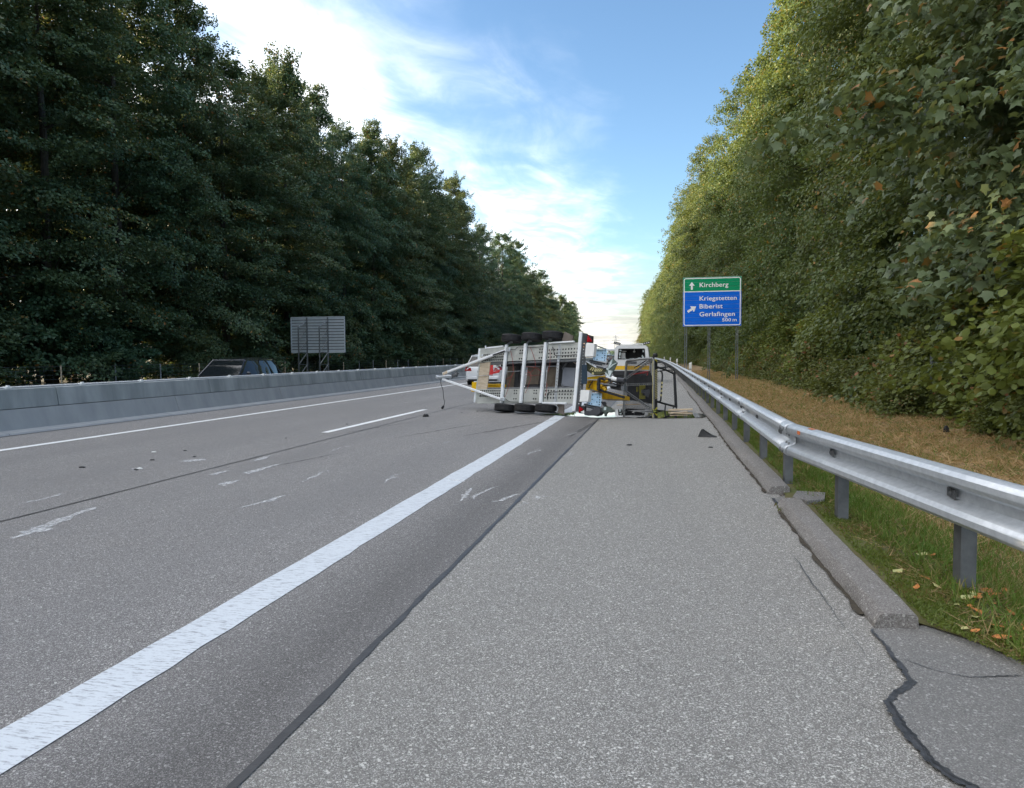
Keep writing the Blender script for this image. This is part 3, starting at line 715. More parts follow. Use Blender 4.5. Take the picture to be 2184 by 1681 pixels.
def car(name, label, paint, L=4.3, Wd=1.78, H=1.46, belt=.92, zb=.22, group=None, yr=(.02, .55), yf=(1.25, 2.05), hood=.94, plate=True, lamps=True):
    """hatchback-like car, rear at y=0, front at y=L, built at the origin"""
    r = empty(name, (0, 0, 0), label, 'car', group); hw = Wd/2; mb = MB(); rings = []
    st = [(0.0, .84, .30, .66), (.05, .93, .24, belt*.92), (.22, .985, zb, belt), (.9, 1.0, zb, belt+.005), (L*.5, 1.0, zb, belt), (L-1.5, 1.0, zb, belt), (L-1.05, .99, zb, hood), (L-.45, .965, zb, hood-.10), (L-.14, .90, .24, hood-.22), (L, .78, .32, .52)]
    for y, s, b, t in st:
        h = hw*s; rings.append([(-h*.94, y, b), (-h, y, b+.10), (-h*1.0, y, b+(t-b)*.55), (-h*.985, y, b+(t-b)*.82), (-h*.93, y, t-.02), (-h*.80, y, t+.015), (h*.80, y, t+.015), (h*.93, y, t-.02), (h*.985, y, b+(t-b)*.82), (h, y, b+(t-b)*.55), (h, y, b+.10), (h*.94, y, b)])
    mb.loft(rings, True); body = mb.build('body', paint, r, smooth=38)
    # greenhouse: dark glass with painted roof and pillars
    zt = H-.05; y0, y0r, y1r, y1 = yr[0]+.12, yr[1], L-yf[1], L-yf[0]
    def ring(z, ya, yb, h): c = .10; return [(-h+c*.4, ya, z), (-h, ya+c, z), (-h, yb-c, z), (-h+c*.6, yb, z), (h-c*.6, yb, z), (h, yb-c, z), (h, ya+c, z), (h-c*.4, ya, z)]
    ht = hw*.74; hb = hw*.93; mid = .55
    mb = MB(); mb.loft([ring(belt-.03, y0, y1, hb), ring(belt+(zt-belt)*mid, y0+(y0r-y0)*mid*.85, y1+(y1r-y1)*mid, hb+(ht-hb)*mid*.85), ring(zt, y0r, y1r, ht)], True); mb.build('window_glass', m_glass, r, smooth=40)
    mb = MB(); mb.loft([ring(zt-.055, y0r-.05, y1r+.06, ht+.025), ring(zt, y0r-.06, y1r+.02, ht+.012), ring(zt+.045, y0r+.14, y1r-.26, ht-.08), ring(zt+.075, y0r+.5, y1r-.65, ht-.25)], True); mb.build('roof', paint, r, smooth=40)
    for s in (-1, 1):
        for (ya, yb, w) in ((y0+.05, y0r+.06, .11), (y1-.06, y1r-.06, .07), ((y0+y1)/2+.15, (y0r+y1r)/2+.12, .07), (y0+.75, y0r+.62, .09)):
            mb = MB(); mb.bar((s*(hb+.004), ya, belt-.02), (s*(ht+.008), yb, zt-.02), w, .03, (s, 0, .3)); mb.build('pillar', paint, r)
    for s in (-1, 1):
        mb = MB(); mb.box((s*(hw+.07), y1-.42, belt+.08), (.17, .10, .13), bevel=.03); mb.build('mirror', paint, r)
        for yc in (.82, L-.86):
            mb = MB(); mb.lathe((s*(hw-.03), yc, .33), (s, 0, 0), [(.40, 0), (.40, .033), (.38, .035)], 22); mb.build('wheel_arch', m_black, r)
            wheel((s*(hw-.075), yc, .315), (s, 0, 0), .315, .19, r, .64)
        if lamps:
            mb = MB(); z0 = belt-.22; mb.loft([[(s*hw*.60, .012, z0), (s*hw*.97, .06, z0), (s*hw*1.0, .20, z0+.03)][::1] + [(s*hw*.99, .26, z0+.16), (s*hw*.93, .10, z0+.20), (s*hw*.66, .03, z0+.15)], [(s*hw*.60, -.018, z0), (s*hw*.99, .03, z0), (s*hw*1.02, .20, z0+.03), (s*hw*1.01, .26, z0+.16), (s*hw*.95, .07, z0+.20), (s*hw*.66, .0, z0+.15)]], True); mb.build('tail_lamp', m_red, r)
            mb = MB(); mb.box((s*hw*.72, L-.10, hood-.28), (.34, .12, .12), bevel=.03); mb.build('headlamp', m_white_pl, r)
    mb = MB(); mb.box((0, .02, .36), (Wd*.86, .14, .16), bevel=.03); mb.build('bumper', paint if paint is not m_white else m_white, r)
    mb = MB(); mb.box((0, .03, .26), (Wd*.8, .16, .10), bevel=.03); mb.build('bumper_skirt', m_black, r)
    if plate:
        mb = MB(); mb.box((0, -.012, .66), (.50, .02, .115)); mb.build('number_plate', m_plate, r)
    mb = MB(); mb.box((0, .30, zt-.10), (.0 + .5, .03, .05)); mb.build('wiper', m_black, r)
    return r
def place(r, x, y, z=0, rz=0): r.location = (x, y, z); r.rotation_euler = (0, 0, R(rz)); return r

# white hatchback standing in the left lane behind the trailer
wc = car('hatchback_car', 'white hatchback with red markings, rear to us, left lane behind the overturned trailer', m_white, L=4.35, Wd=1.84, H=1.50)
mb = MB(); mb.prism([(.28, -.03, .50), (.50, -.03, .47), (.56, -.03, .62), (.52, -.03, .86), (.60, -.03, 1.02), (.44, -.03, 1.06), (.36, -.03, .9)], (0, .03, 0)); mb.prism([(.56, -.025, .66), (.86, -.005, .74), (.86, -.005, .62), (.55, -.025, .56)], (0, .025, 0)); mb.build('red_marking', m_red_strap, wc)
mb = MB(); mb.box((.62, -.02, .93), (.14, .03, .10)); mb.build('reversing_lamp', m_white_pl, wc)
place(wc, -8.58, 35.6, 0, -1.5)
# dark estate on the opposite carriageway
sv = car('estate_car', 'black estate car driving on the far carriageway behind the concrete barrier', m_blackpaint, L=4.6, Wd=1.86, H=1.68, belt=1.02, yr=(.0, .62), yf=(1.20, 1.95), hood=.98)
place(sv, -16.3, 28.8, -.27, 180)
# far queue of cars in the lanes
for i, (x, y, pt, lb) in enumerate(((-8.0, 112, m_white, 'white car of the far queue, nearest in the left lane'), (-8.1, 132, m_blackpaint, 'dark car of the far queue behind the white one'), (-4.3, 126, m_silver, 'silver car of the far queue in the right lane'), (-8.0, 158, m_silver, 'small silver car at the far end of the queue'), (-4.2, 170, m_blue_car, 'small blue car at the far end of the queue'))):
    q = car('queued_car', lb, pt, L=4.2+.1*i, Wd=1.8, H=1.46+.05*(i % 3), group='cars queued far ahead')
    place(q, x+off(y), y, 0, 2)

# ------------------------------------------------------------------ van with smashed rear window
vn = empty('van', (0, 0, 0), 'white van with smashed rear window and yellow rear band on the hard shoulder edge', 'van')
VW, VH, VL = 1.92, 1.95, 4.9; hw = VW/2
def vring(y, s=1.0, top=VH, zb=.33, bl=1.0):
    h = hw*s; return [(-h*.95, y, zb), (-h, y, zb+.12), (-h, y, .95*bl), (-h*.985, y, 1.12*bl), (-h*.90, y, top-.22), (-h*.86, y, top-.10), (-h*.74, y, top-.015), (-h*.4, y, top), (h*.4, y, top), (h*.74, y, top-.015), (h*.86, y, top-.10), (h*.90, y, top-.22), (h*.985, y, 1.12*bl), (h, y, .95*bl), (h, y, zb+.12), (h*.95, y, zb)]
mb = MB(); mb.loft([vring(.10, .985), vring(.2), vring(VL-1.5), vring(VL-1.15, .99, 1.86), vring(VL-.72, .97, 1.18, bl=.98), vring(VL-.15, .92, 1.02, .36, .92), vring(VL, .82, .8, .42, .75)], False); mb.build('body', m_white, vn, smooth=35)
# tailgate built round the window opening
wz0, wz1, wxb, wxt = 1.22, 1.74, .70, .66
mb = MB()
rg = vring(.10, .985); rr = vring(.02, .95)
def gate(pts, d=.10): mb.prism([(x, .02, z) for x, z in pts], (0, d, 0))
gate([(-.90, .36), (.90, .36), (.935, .46), (.935, .94), (.925, 1.10), (.90, wz0), (-.90, wz0), (-.925, 1.10), (-.935, .94), (-.935, .46)])
gate([(-.84, wz1), (.84, wz1), (.82, VH-.12), (.70, VH-.03), (.38, VH-.012), (-.38, VH-.012), (-.70, VH-.03), (-.82, VH-.12)])
for s in (-1, 1): gate([(s*wxb, wz0+.001), (s*.90, wz0+.001), (s*.845, wz1-.001), (s*wxt, wz1-.001)][::s])
mb.build('tailgate', m_white, vn)
mb = MB()
for a, b in (((-wxb, wz0), (wxb, wz0)), ((-wxt, wz1), (wxt, wz1)), ((-wxb, wz0), (-wxt, wz1)), ((wxb, wz0), (wxt, wz1))): mb.bar((a[0], .012, a[1]), (b[0], .012, b[1]), .035, .03, (0, 1, 0))
mb.build('window_seal', m_black, vn)
mb = MB(); mb.box((0, 1.6, 1.15), (1.66, .04, 1.5)); mb.build('bulkhead', m_black, vn)
mb = MB(); mb.box((0, .9, .5), (1.7, 1.5, .05)); mb.build('load_floor', m_black, vn)
mb = MB(); mb.box((-.45, .5, 1.38), (.24, .22, .34), bevel=.03); mb.box((-.42, .5, 1.62), (.26, .2, .05), bevel=.01); mb.build('white_cabinet', m_white_pl, vn)
mb = MB(); mb.lathe((.12, .6, 1.60), (0, 1, 0), [(.02, 0), (.06, .03), (.06, .12), (.02, .15)], 10); mb.box((.12, .66, 1.68), (.03, .03, .12)); mb.build('interior_lamp', m_white_pl, vn)
mb = MB(); rg_ = np.random.default_rng(5)
def shard(cx_, cz_, sx_, sz_):
    k = 7; pts = [(cx_+sx_*math.cos(a)*rg_.uniform(.5, 1), .03, cz_+sz_*math.sin(a)*rg_.uniform(.5, 1)) for a in np.linspace(0, 2*math.pi, k, endpoint=False)]; mb.prism(pts, (0, .006, 0))
shard(-.62, 1.30, .06, .07); shard(-.60, 1.50, .05, .16); shard(-.57, 1.68, .08, .05); shard(.55, 1.36, .05, .1); shard(.60, 1.30, .06, .06); shard(.42, 1.26, .12, .03); shard(.60, 1.62, .03, .1); shard(0, 1.24, .2, .02); shard(-.35, 1.25, .14, .02)
mb.build('glass_shards', m_shard, vn)
mb = MB(); mb.prism([(-.88, .004, .66), (.88, .004, .66), (.92, .004, .74), (.92, .004, .86), (-.92, .004, .86), (-.92, .004, .74)], (0, .014, 0)); mb.build('yellow_band', m_yellow, vn)
mb = MB(); mb.loft([[(-.96, y, .36), (.96, y, .36), (.96, y, .60), (-.96, y, .60)] for y in (-.06, .14)], True); mb.build('bumper', m_black, vn)
mb = MB(); mb.box((0, .10, .30), (1.5, .2, .14), bevel=.03); mb.build('bumper_skirt', m_black, vn)
mb = MB(); mb.box((0, .002, 1.02), (.52, .02, .12)); mb.build('number_plate', m_plate, vn)
for s in (-1, 1):
    mb = MB(); mb.loft([[(s*.875, .0, z), (s*.94, .03, z), (s*.945, .16, z), (s*.88, .08, z)] for z in (.92, 1.20)], True); mb.build('tail_lamp', m_red, vn)
    mb = MB(); mb.box((s*1.06, VL-1.45, 1.22), (.18, .12, .26), bevel=.04); mb.bar((s*.95, VL-1.42, 1.15), (s*1.02, VL-1.44, 1.16), .05, .05); mb.build('mirror', m_black, vn)
    for yc in (.95, VL-.95): wheel((s*(hw-.10), yc, .33), (s, 0, 0), .33, .21, vn, .62)
    mb = MB(); mb.prism([(s*(hw*.972), .5, 1.17), (s*(hw*.972), 2.1, 1.17), (s*(hw*.912), 2.1, 1.68), (s*(hw*.912), .55, 1.68)], (s*.008, 0, 0)); mb.build('side_window', m_glass, vn)
mb = MB(); mb.bar((-.72, .55, VH+.05), (.72, .55, VH+.05), .06, .05, (0, 0, 1), .01); mb.bar((-.55, .55, VH-.03), (-.55, .55, VH+.05), .04, .04, (0, 1, 0)); mb.bar((.55, .55, VH-.03), (.55, .55, VH+.05), .04, .04, (0, 1, 0)); mb.build('roof_bar', m_white, vn)
for s in (-1, 1):
    mb = MB(); a = V3((s*.95, .5, VH+.13)); b = V3((s*.60, .5, VH+.06)); mb.bar(a, b, .10, .13, (0, 0, 1), .012); lb = mb.build('beacon_bar', m_black, vn)
    mb = MB()
    for t in (.2, .5, .8): c = a*(1-t)+b*t; mb.lathe((c[0], .445, c[2]), (0, -1, 0), [(.028, 0), (.028, .012), (.02, .016)], 10)
    mb.build('beacon_lens', m_white_pl, lb)
place(vn, -1.56, 39.6, 0, 0)

# ------------------------------------------------------------------ overturned triple-axle trailer, underside towards us
TP = Plane((-3.3, 18.0, 0), (.864, -.502, .03), .18)
tr = empty('trailer', tuple(TP.P(0, 0)), 'aluminium triple-axle trailer lying on its side, underside and six wheels towards us', 'trailer')
P = TP.P; TA = TP.ax()
def hit1(x, y, w=0.0): return TP.hit(*Z1(x, y), w)
def hit2(x, y, w=0.0): return TP.hit(*Z2(x, y), w)
U0, U1 = -1.72, 1.50; LV0, LV1, UV0, UV1 = .272, .612, 1.342, 1.695
def plate(u0, u1, v0, v1, cell, keep, hole, name='deck_plate', w=0.0):
    nu, nv = max(1, round((u1-u0)/cell)), max(1, round((v1-v0)/cell))
    mb = MB(); mb.perf(P(u0, v1, w), P(u1, v1, w), P(u1, v0, w), P(u0, v0, w), nu, nv, lambda i, j: keep(i, j, nu, nv), hole)
    return mb.build(name, m_alu, tr, solid=.005)
for (v0, v1, up) in ((LV0, LV1, False), (UV0, UV1, True)):
    plate(U0, -.775, v0, v1, .068, lambda i, j, nu, nv: (j >= 2 and not (i == 0)) if up else (j <= 2 and i > 1), .78)
    for ua, ub in ((-.705, -.135), (-.065, .50)):
        plate(ua, ub, v0, v1, .068, lambda i, j, nu, nv: i in (5, 6) and j in (1, 2, 4) if up else i in (4, 5) and j in (0, 1, 3), .66)
    plate(.57, U1, v0, v1, .085, lambda i, j, nu, nv: (i+j) % 1 == 0 and j in (0, 1, 2) if not up else j in (1, 2, 3), .55)
    # lips; black back sheet stands in for shade inside the channel holes
    mb = MB()
    for vv, ww in ((v0-.004, .035), (v1+.004, .035)): mb.bar(P(U0, vv, -.02), P(U1, vv, -.02), .012, .05, TP.n)
    mb.build('channel_lip', m_alu, tr)
    mb = MB(); mb.box(P((U0+U1)/2, (v0+v1)/2, -.14), (U1-U0, v1-v0, .01), TA); mb.build('channel_back', m_black, tr)
    vs_ = v0-.05 if up else v1+.03
    mb = MB(); mb.bar(P(U0+.05, vs_, -.07), P(U1, vs_, -.07), .05, .10, TP.n, .006); mb.build('inner_rail', m_grey_steel, tr)
    mb = MB(); mb.bar(P(U0, v0, .012), P(U0, v1, .012), .035, .05, TP.n, .004); mb.build('end_frame', m_white_steel, tr)
mb = MB(); mb.bar(P(.62, UV1+.03, .04), P(1.38, UV1+.03, .04), .035, .05, TP.n, .005); mb.build('side_strip', m_white_steel, tr)
mb = MB(); mb.bar(P(.58, LV0-.005, .05), P(1.30, LV0-.005, .05), .04, .05, TP.n, .005); mb.build('side_strip', m_white_steel, tr)
mb = MB(); mb.bar(P(-1.60, LV0-.02, .02), P(-1.05, LV0-.02, .02), .03, .05, TP.n, .005); mb.build('side_strip', m_alu, tr)
mb = MB(); mb.bar(hit1(930, 450), hit1(1215, 420), .035, .04, TP.n, .005); mb.bar(hit1(935, 410), hit1(935, 455), .02, .03, TP.n); mb.build('lash_rail', m_white_steel, tr)
axu = (-.74, -.10, .535)
for ua in axu:
    mb = MB(); mb.bar(P(ua, .255, .055), P(ua, 1.745, .055), .075, .075, TP.n, .010); mb.build('axle_beam', m_white_steel, tr)
    for vv, sgn in ((.255, -1), (1.745, 1)):
        mb = MB(); mb.bar(P(ua, vv, .03), P(ua+.06, vv+sgn*.09, -.03), .045, .06, TP.n, .01); mb.lathe(P(ua+.06, vv+sgn*.09, -.03), TP.ev, [(.05, -.03), (.05, .05)], 12); mb.build('swing_arm', m_grey_steel, tr)
for ua in (-.70, -.035, .63):
    wheel(P(ua, .148, -.04), -TP.ev, .262, .165, tr, .56); wheel(P(ua+.03, 1.915, -.04), TP.ev, .262, .165, tr, .56)
u_t, _ = TP.uv(*Z2(160, 720))
mb = MB(); mb.perf(P(u_t-.035, 1.68, .02), P(u_t+.035, 1.68, .02), P(u_t+.035, .28, .02), P(u_t-.035, .28, .02), 1, 18, lambda i, j: True, .45); mb.build('cross_member', m_galv, tr, solid=.01)
mb = MB(); mb.bar(P(1.545, .085, .045), P(1.565, 1.935, .045), .085, .07, TP.n, .008); mb.build('rear_beam', m_white_steel, tr)
mb = MB(); mb.perf(P(1.60, 1.92, .05), P(1.665, 1.92, -.08), P(1.645, .09, -.08), P(1.585, .09, .05), 1, 26, lambda i, j: 2 < j < 24, .42); mb.build('rear_flange', m_galv_dull, tr, solid=.006)
# drawbar
mb = MB(); mb.bar(hit1(262, 852, .06), hit1(1300, 468, .10), .062, .062, TP.n, .010); mb.build('drawbar_arm', m_white_steel, tr)
mb = MB(); mb.bar(hit1(258, 938, .06), hit1(1200, 1262, .10), .058, .062, TP.n, .010); mb.build('drawbar_arm', m_white_steel, tr)
mb = MB(); mb.bar(hit1(870, 640, .03), hit1(1100, 540, .03), .07, .05, TP.n); mb.bar(hit1(1050, 560, .12), hit1(1240, 495, .12), .035, .04, TP.n, .006); mb.build('arm_gusset', m_black_steel, tr)
for q in ((1290, 470), (1200, 1255)):
    mb = MB(); mb.box(hit1(*q, .11), (.13, .10, .05), TA, .012); mb.build('arm_bracket', m_galv, tr)
mb = MB(); mb.tube([hit1(185, 908, .08), hit1(250, 905, .08), hit1(330, 893, .08), hit1(400, 890, .07)], [.034, .038, .044, .03], 12); mb.lathe(hit1(186, 908, .06), TP.n, [(.045, -.03), (.055, 0), (.05, .06), (.03, .08)], 14); mb.build('coupling_head', m_galv, tr, smooth=40)
mb = MB(); mb.box(hit1(335, 890, .05), (.16, .07, .07), TA, .015); mb.box(hit1(430, 880, .04), (.12, .10, .06), TA, .02); mb.lathe(hit1(470, 870, .06), TP.n, [(.03, -.04), (.055, -.02), (.055, .03), (.03, .05)], 12); mb.bar(hit1(400, 930, .05), hit1(470, 820, .05), .02, .02, TP.n); mb.bar(hit1(470, 820, .05), hit1(515, 850, .05), .018, .02, TP.n); mb.box(hit1(330, 940, .05), (.10, .04, .05), TA, .01); mb.build('overrun_brake', m_galv_dull, tr)
mb = MB(); mb.bar(hit1(262, 860, .095), hit1(330, 822, .095), .075, .012, TP.n); mb.build('coupling_plate', m_ply, tr)
def cable(pts, r, mat, name='cable', sub=5):
    q = []; n = len(pts)
    for i in range(n-1):
        p0, p1, p2, p3 = (V3(pts[max(i-1, 0)]), V3(pts[i]), V3(pts[i+1]), V3(pts[min(i+2, n-1)]))
        for t in np.linspace(0, 1, sub, endpoint=False):
            q.append(.5*((2*p1)+(-p0+p2)*t+(2*p0-5*p1+4*p2-p3)*t*t+(-p0+3*p1-3*p2+p3)*t**3))
    q.append(V3(pts[-1])); mb = MB(); mb.tube(q, r, 5); return mb.build(name, mat, tr)
cable([hit1(*q, .03) for q in ((500, 898), (850, 885), (1150, 862), (1260, 850))], .007, m_galv, 'brake_rod')
cable([hit1(*q, .05) for q in ((1150, 830), (1300, 822), (1540, 805))], .006, m_galv, 'brake_rod')
mb = MB(); mb.box(hit1(1185, 890, .06), (.10, .30, .04), TA, .01); mb.build('brake_compensator', m_galv, tr)
cable([hit1(*q, .05) for q in ((225, 945), (232, 1020), (262, 1110), (272, 1230), (288, 1300), (270, 1375))], .009, m_black, 'hanging_cable')
mb = MB(); mb.lathe(hit1(268, 1370, .05), hit1(250, 1400, .05)-hit1(275, 1365, .05), [(.016, -.03), (.03, 0), (.034, .05), (.028, .07)], 10); mb.build('cable_plug', m_black, tr)
for pts in (((1330, 490), (1360, 640), (1370, 830), (1330, 900), (1260, 940)), ((1370, 830), (1310, 1000), (1280, 1120), (1240, 1220)), ((1640, 430), (1700, 600), (1720, 720), (1660, 820), (1580, 840)), ((1580, 745), (1700, 750), (1790, 800), (1850, 850)), ((1580, 870), (1700, 880), (1840, 860)), ((1590, 790), (1650, 880), (1620, 1010), (1560, 1160)), ((1950, 480), (1950, 680), (1920, 820)), ((1900, 1000), (1900, 1080), (1880, 1200))):
    cable([hit1(*q, .07) for q in pts], .006, m_red_wire)
for pts in (((1330, 470), (1400, 470), (1450, 430), (1600, 440), (1780, 430), (1890, 425)), ((1990, 430), (2010, 500), (2030, 560), (2080, 565)), ((1250, 1250), (1310, 1290), (1430, 1300), (1600, 1300), (1780, 1295)), ((1910, 1270), (1910, 1200), (1940, 1150), (2050, 1140))):
    cable([hit1(*q, .03) for q in pts], .007, m_black)
for pts in (((90, 370), (105, 440), (120, 485), (250, 490), (380, 478), (470, 480)), ((10, 1080), (20, 1010), (60, 990), (200, 985), (400, 985))):
    cable([hit2(*q, .03) for q in pts], .007, m_black)
# board across the gap
mb = MB(); mb.prism([hit1(845, 688, .0), hit1(1010, 664, .0), hit1(955, 1098, .0), hit1(800, 1098, .0)], -TP.n*.02); mb.build('cross_board', m_ply, tr)
mb = MB(); mb.bar(hit1(838, 690, .005), hit1(792, 1098, .005), .03, .03, TP.n, .004); mb.build('board_edge', m_alu, tr)
# rear end: white blocks, ramp ends, lamps, mudguards
for (x0, y0, x1, y1) in ((532, 318, 660, 500), (460, 955, 588, 1118)):
    mb = MB(); mb.prism([hit2(x0+10, y0+4, .02), hit2(x1+2, y0+8, .02), hit2(x1-16, y1, .02), hit2(x0-5, y1+2, .02)], -TP.n*.10); mb.build('end_block', m_white_pl, tr)
RB = Plane(P(1.72, 0, -.1), (.96, .27, 0), .18)
for k, (x0, y0, x1, y1) in enumerate(((660, 412, 822, 570), (585, 1012, 752, 1180))):
    A_, B_, C_, D_ = [RB.hit(*Z2(*q)) for q in ((x0, y0), (x1, y0), (x1-12, y1), (x0-18, y1-20))]
    mb = MB(); mb.perf(A_, B_, C_, D_, 5, 5, lambda i, j: (i*3+j*2) % 4 != 1 and not (i == 2), .55); mb.build('ramp_end', m_blue_galv, tr, solid=.006)
    mb = MB(); mb.bar(A_, B_, .02, .05, RB.n); mb.bar(B_, C_, .022, .06, RB.n); mb.bar(D_, C_, .02, .05, RB.n); mb.build('ramp_frame', m_blue_galv, tr)
    mb = MB(); mb.prism([A_-RB.n*.06, B_-RB.n*.06, C_-RB.n*.06, D_-RB.n*.06], -RB.n*.01); mb.build('ramp_back', m_dark_panel, tr)
    yo = y0+155
    mb = MB(); mb.bar(hit2(x0-70, yo-10, -.1), hit2(x1-20, yo+35, -.35), .04, .06, TP.n); mb.bar(hit2(x0-60, yo+18, -.12), hit2(x1-60, yo+52, -.3), .035, .05, TP.n); mb.build('ramp_rail', m_black_steel, tr)
    mb = MB(); mb.bar(hit2(x0+20, y0-60, -.1), hit2(x1-10, y0-8, -.3), .02, .08, TP.n); mb.build('ramp_edge', m_grey_steel, tr)
for (q, up) in ((((572, 208), (632, 296), (558, 306)), True), (((452, 1182), (512, 1226), (445, 1272)), False)):
    mb = MB(); mb.prism([hit2(*a, .0) for a in q], TP.n*.012); mb.build('triangle_reflector', m_red, tr)
mb = MB(); mb.prism([hit2(*q, -.01) for q in ((560, 200), (632, 222), (628, 318), (552, 312))], -TP.n*.05); mb.build('lamp_housing', m_black, tr)
mb = MB(); mb.prism([hit2(*q, -.02) for q in ((440, 1170), (530, 1185), (522, 1285), (440, 1275))], -TP.n*.06); mb.build('lamp_housing', m_black, tr)
mb = MB(); mb.prism([hit2(*q, .01) for q in ((470, 1262), (520, 1238), (520, 1282))], TP.n*.01); mb.build('clear_lamp', m_white_pl, tr)
mb = MB(); mb.prism([hit2(*q, -.05) for q in ((210, 308), (248, 162), (370, 222), (352, 312))], -TP.n*.03); mb.build('mudguard', m_mud, tr)
mb = MB(); mb.prism([hit2(*q, -.02) for q in ((150, 1152), (236, 1160), (240, 1300), (142, 1262))], -TP.n*.03); mb.build('mudguard', m_mud, tr)
cable([hit2(*q, .02) for q in ((105, 1140), (140, 1180), (160, 1200), (150, 1250), (125, 1255))], .009, m_galv, 'bent_bracket')
mb = MB(); mb.prism([hit2(*q, .02) for q in ((486, 616), (556, 614), (556, 878), (478, 878))], -TP.n*.012); mb.build('number_plate', m_plate_b, tr)
# grey rubber foot by the lower lamp
mb = MB(); mb.prism([hit2(*q, .05) for q in ((520, 1302), (522, 1245), (600, 1250), (650, 1210), (690, 1190), (725, 1195), (742, 1225), (738, 1265), (705, 1298), (650, 1310), (590, 1300))], -TP.n*.16); mb.build('corner_cover', m_cover, tr)

# ------------------------------------------------------------------ the access platform lift that was on the trailer
lf = empty('platform_lift', tuple(P(1.0, .1, -.6)), 'yellow and black access platform lift tipped over with the trailer', 'lift')
def lpoly(name, pts, w, t, mat, zf=hit2, parent=None, smooth=None):
    mb = MB(); mb.prism([zf(*q, w) for q in pts], -TP.n*t); return mb.build(name, mat, parent or lf, smooth=smooth)
def lbar(name, p, q, wd, d, w, mat, zf=hit2, w2=None, bev=.006, parent=None):
    mb = MB(); mb.bar(zf(*p, w), zf(*q, w if w2 is None else w2), wd, d, TP.n, bev); return mb.build(name, mat, parent or lf)
# belly plates between the deck channels
lpoly('belly_plate', ((1285, 720), (1500, 730), (1475, 1088), (1258, 1085)), -.42, .05, m_brown_panel, hit1)
lpoly('belly_strap', ((1410, 700), (1470, 700), (1440, 1085), (1375, 1085)), -.40, .01, m_dark_panel, hit1)
lpoly('belly_plate', ((1475, 720), (1560, 720), (1520, 1088), (1440, 1088)), -.41, .04, m_dark_panel, hit1)
lpoly('fuel_tank', ((1600, 745), (1790, 740), (1765, 1020), (1570, 1020)), -.42, .25, m_brown_panel, hit1)
lpoly('belly_plate', ((1560, 1020), (1850, 1020), (1830, 1090), (1550, 1090)), -.44, .04, m_dark_panel, hit1)
lpoly('belly_plate', ((1790, 735), (1880, 735), (1850, 1090), (1760, 1090)), -.46, .04, m_dark_panel, hit1)
lpoly('belly_plate', ((1915, 740), (2080, 740), (2040, 1085), (1880, 1085)), -.43, .06, m_brown_panel, hit1)
lpoly('chassis_rail', ((1240, 690), (2110, 640), (2110, 720), (1250, 735)), -.40, .10, m_black_steel, hit1)
lpoly('engine_tray', ((160, 590), (470, 570), (445, 945), (120, 945)), -.46, .05, m_dark_panel)
lpoly('grey_cover', ((232, 652), (392, 658), (378, 915), (205, 900)), -.36, .06, m_grey_panel)
lpoly('side_strut', ((210, 670), (265, 590), (280, 590), (228, 690)), -.36, .04, m_grey_steel)
lpoly('side_strut', ((200, 870), (225, 870), (245, 935), (222, 935)), -.36, .04, m_grey_steel)
mb = MB(); mb.tube([hit2(*q, -.3) for q in ((375, 580), (400, 600), (420, 575), (410, 610), (450, 640))], .012, 6); mb.build('hose', m_ply, lf)
mb = MB(); mb.box(hit1(1500, 800, -.385), (.05, .22, .01), TA); mb.build('type_plate', m_grey_panel, lf)
# yellow boom and turret
lpoly('boom_end', ((722, 982), (790, 985), (800, 1000), (800, 1075), (770, 1138), (706, 1132)), -.5, .3, m_yellow, hit1)
lpoly('boom', ((790, 1012), (1210, 1015), (1205, 1088), (790, 1080)), -.52, .28, m_yellow, hit1)
lbar('boom_lip', (955, 1022), (1205, 1020), .03, .03, -.49, m_yellow, hit1)
lpoly('turret', ((545, 790), (700, 768), (820, 772), (862, 812), (720, 842), (545, 830)), -.35, .35, m_yellow)
lpoly('turret', ((545, 838), (700, 845), (725, 820), (735, 930), (700, 968), (540, 958)), -.42, .3, m_yellow)
lpoly('turret_panel', ((555, 850), (640, 850), (640, 935), (552, 935)), -.41, .02, m_yellow_dark)
for yy_ in (860, 880, 900, 920): lbar('vent_slat', (562, yy_), (632, yy_), .012, .02, -.40, m_yellow_dark, bev=0)
lpoly('turret_base', ((560, 952), (700, 940), (760, 955), (1060, 1035), (1060, 1088), (760, 1086), (755, 1010), (560, 968)), -.62, .25, m_yellow_dark)
lbar('turret_strip', (545, 822), (720, 822), .03, .02, -.34, m_alu)
mb = MB(); mb.tube([hit2(*q, -.3) for q in ((770, 790), (790, 772), (810, 790), (800, 805))], .03, 8); mb.build('boom_pin', m_yellow, lf)
lbar('lift_arm', (722, 800), (712, 962), .05, .08, -.12, m_black_steel)
lbar('lift_arm', (725, 800), (1060, 868), .05, .06, -.2, m_black_steel)
lbar('lift_arm', (715, 955), (1065, 1062), .055, .07, -.22, m_black_steel)
lbar('lift_arm', (700, 882), (1062, 905), .06, .08, -.28, m_black_steel)
lbar('arm_link', (712, 868), (960, 905), .04, .04, -.14, m_grey_steel)
lpoly('arm_link', ((860, 880), (1000, 870), (1045, 890), (1050, 950), (990, 965), (880, 940)), -.2, .06, m_black_steel)
lpoly('arm_bracket', ((1020, 895), (1060, 880), (1062, 965), (1025, 975)), -.16, .1, m_grey_steel)
for q in ((830, 838), (790, 935), (805, 955), (760, 900)):
    mb = MB(); mb.box(hit2(*q, -.16), (.06, .05, .06), TA, .01); mb.build('valve_block', m_yellow_dark, lf)
mb = MB(); mb.tube([hit2(*q, -.12) for q in ((822, 780), (880, 800), (905, 805))], .022, 8); mb.build('cylinder_rod', m_galv, lf)
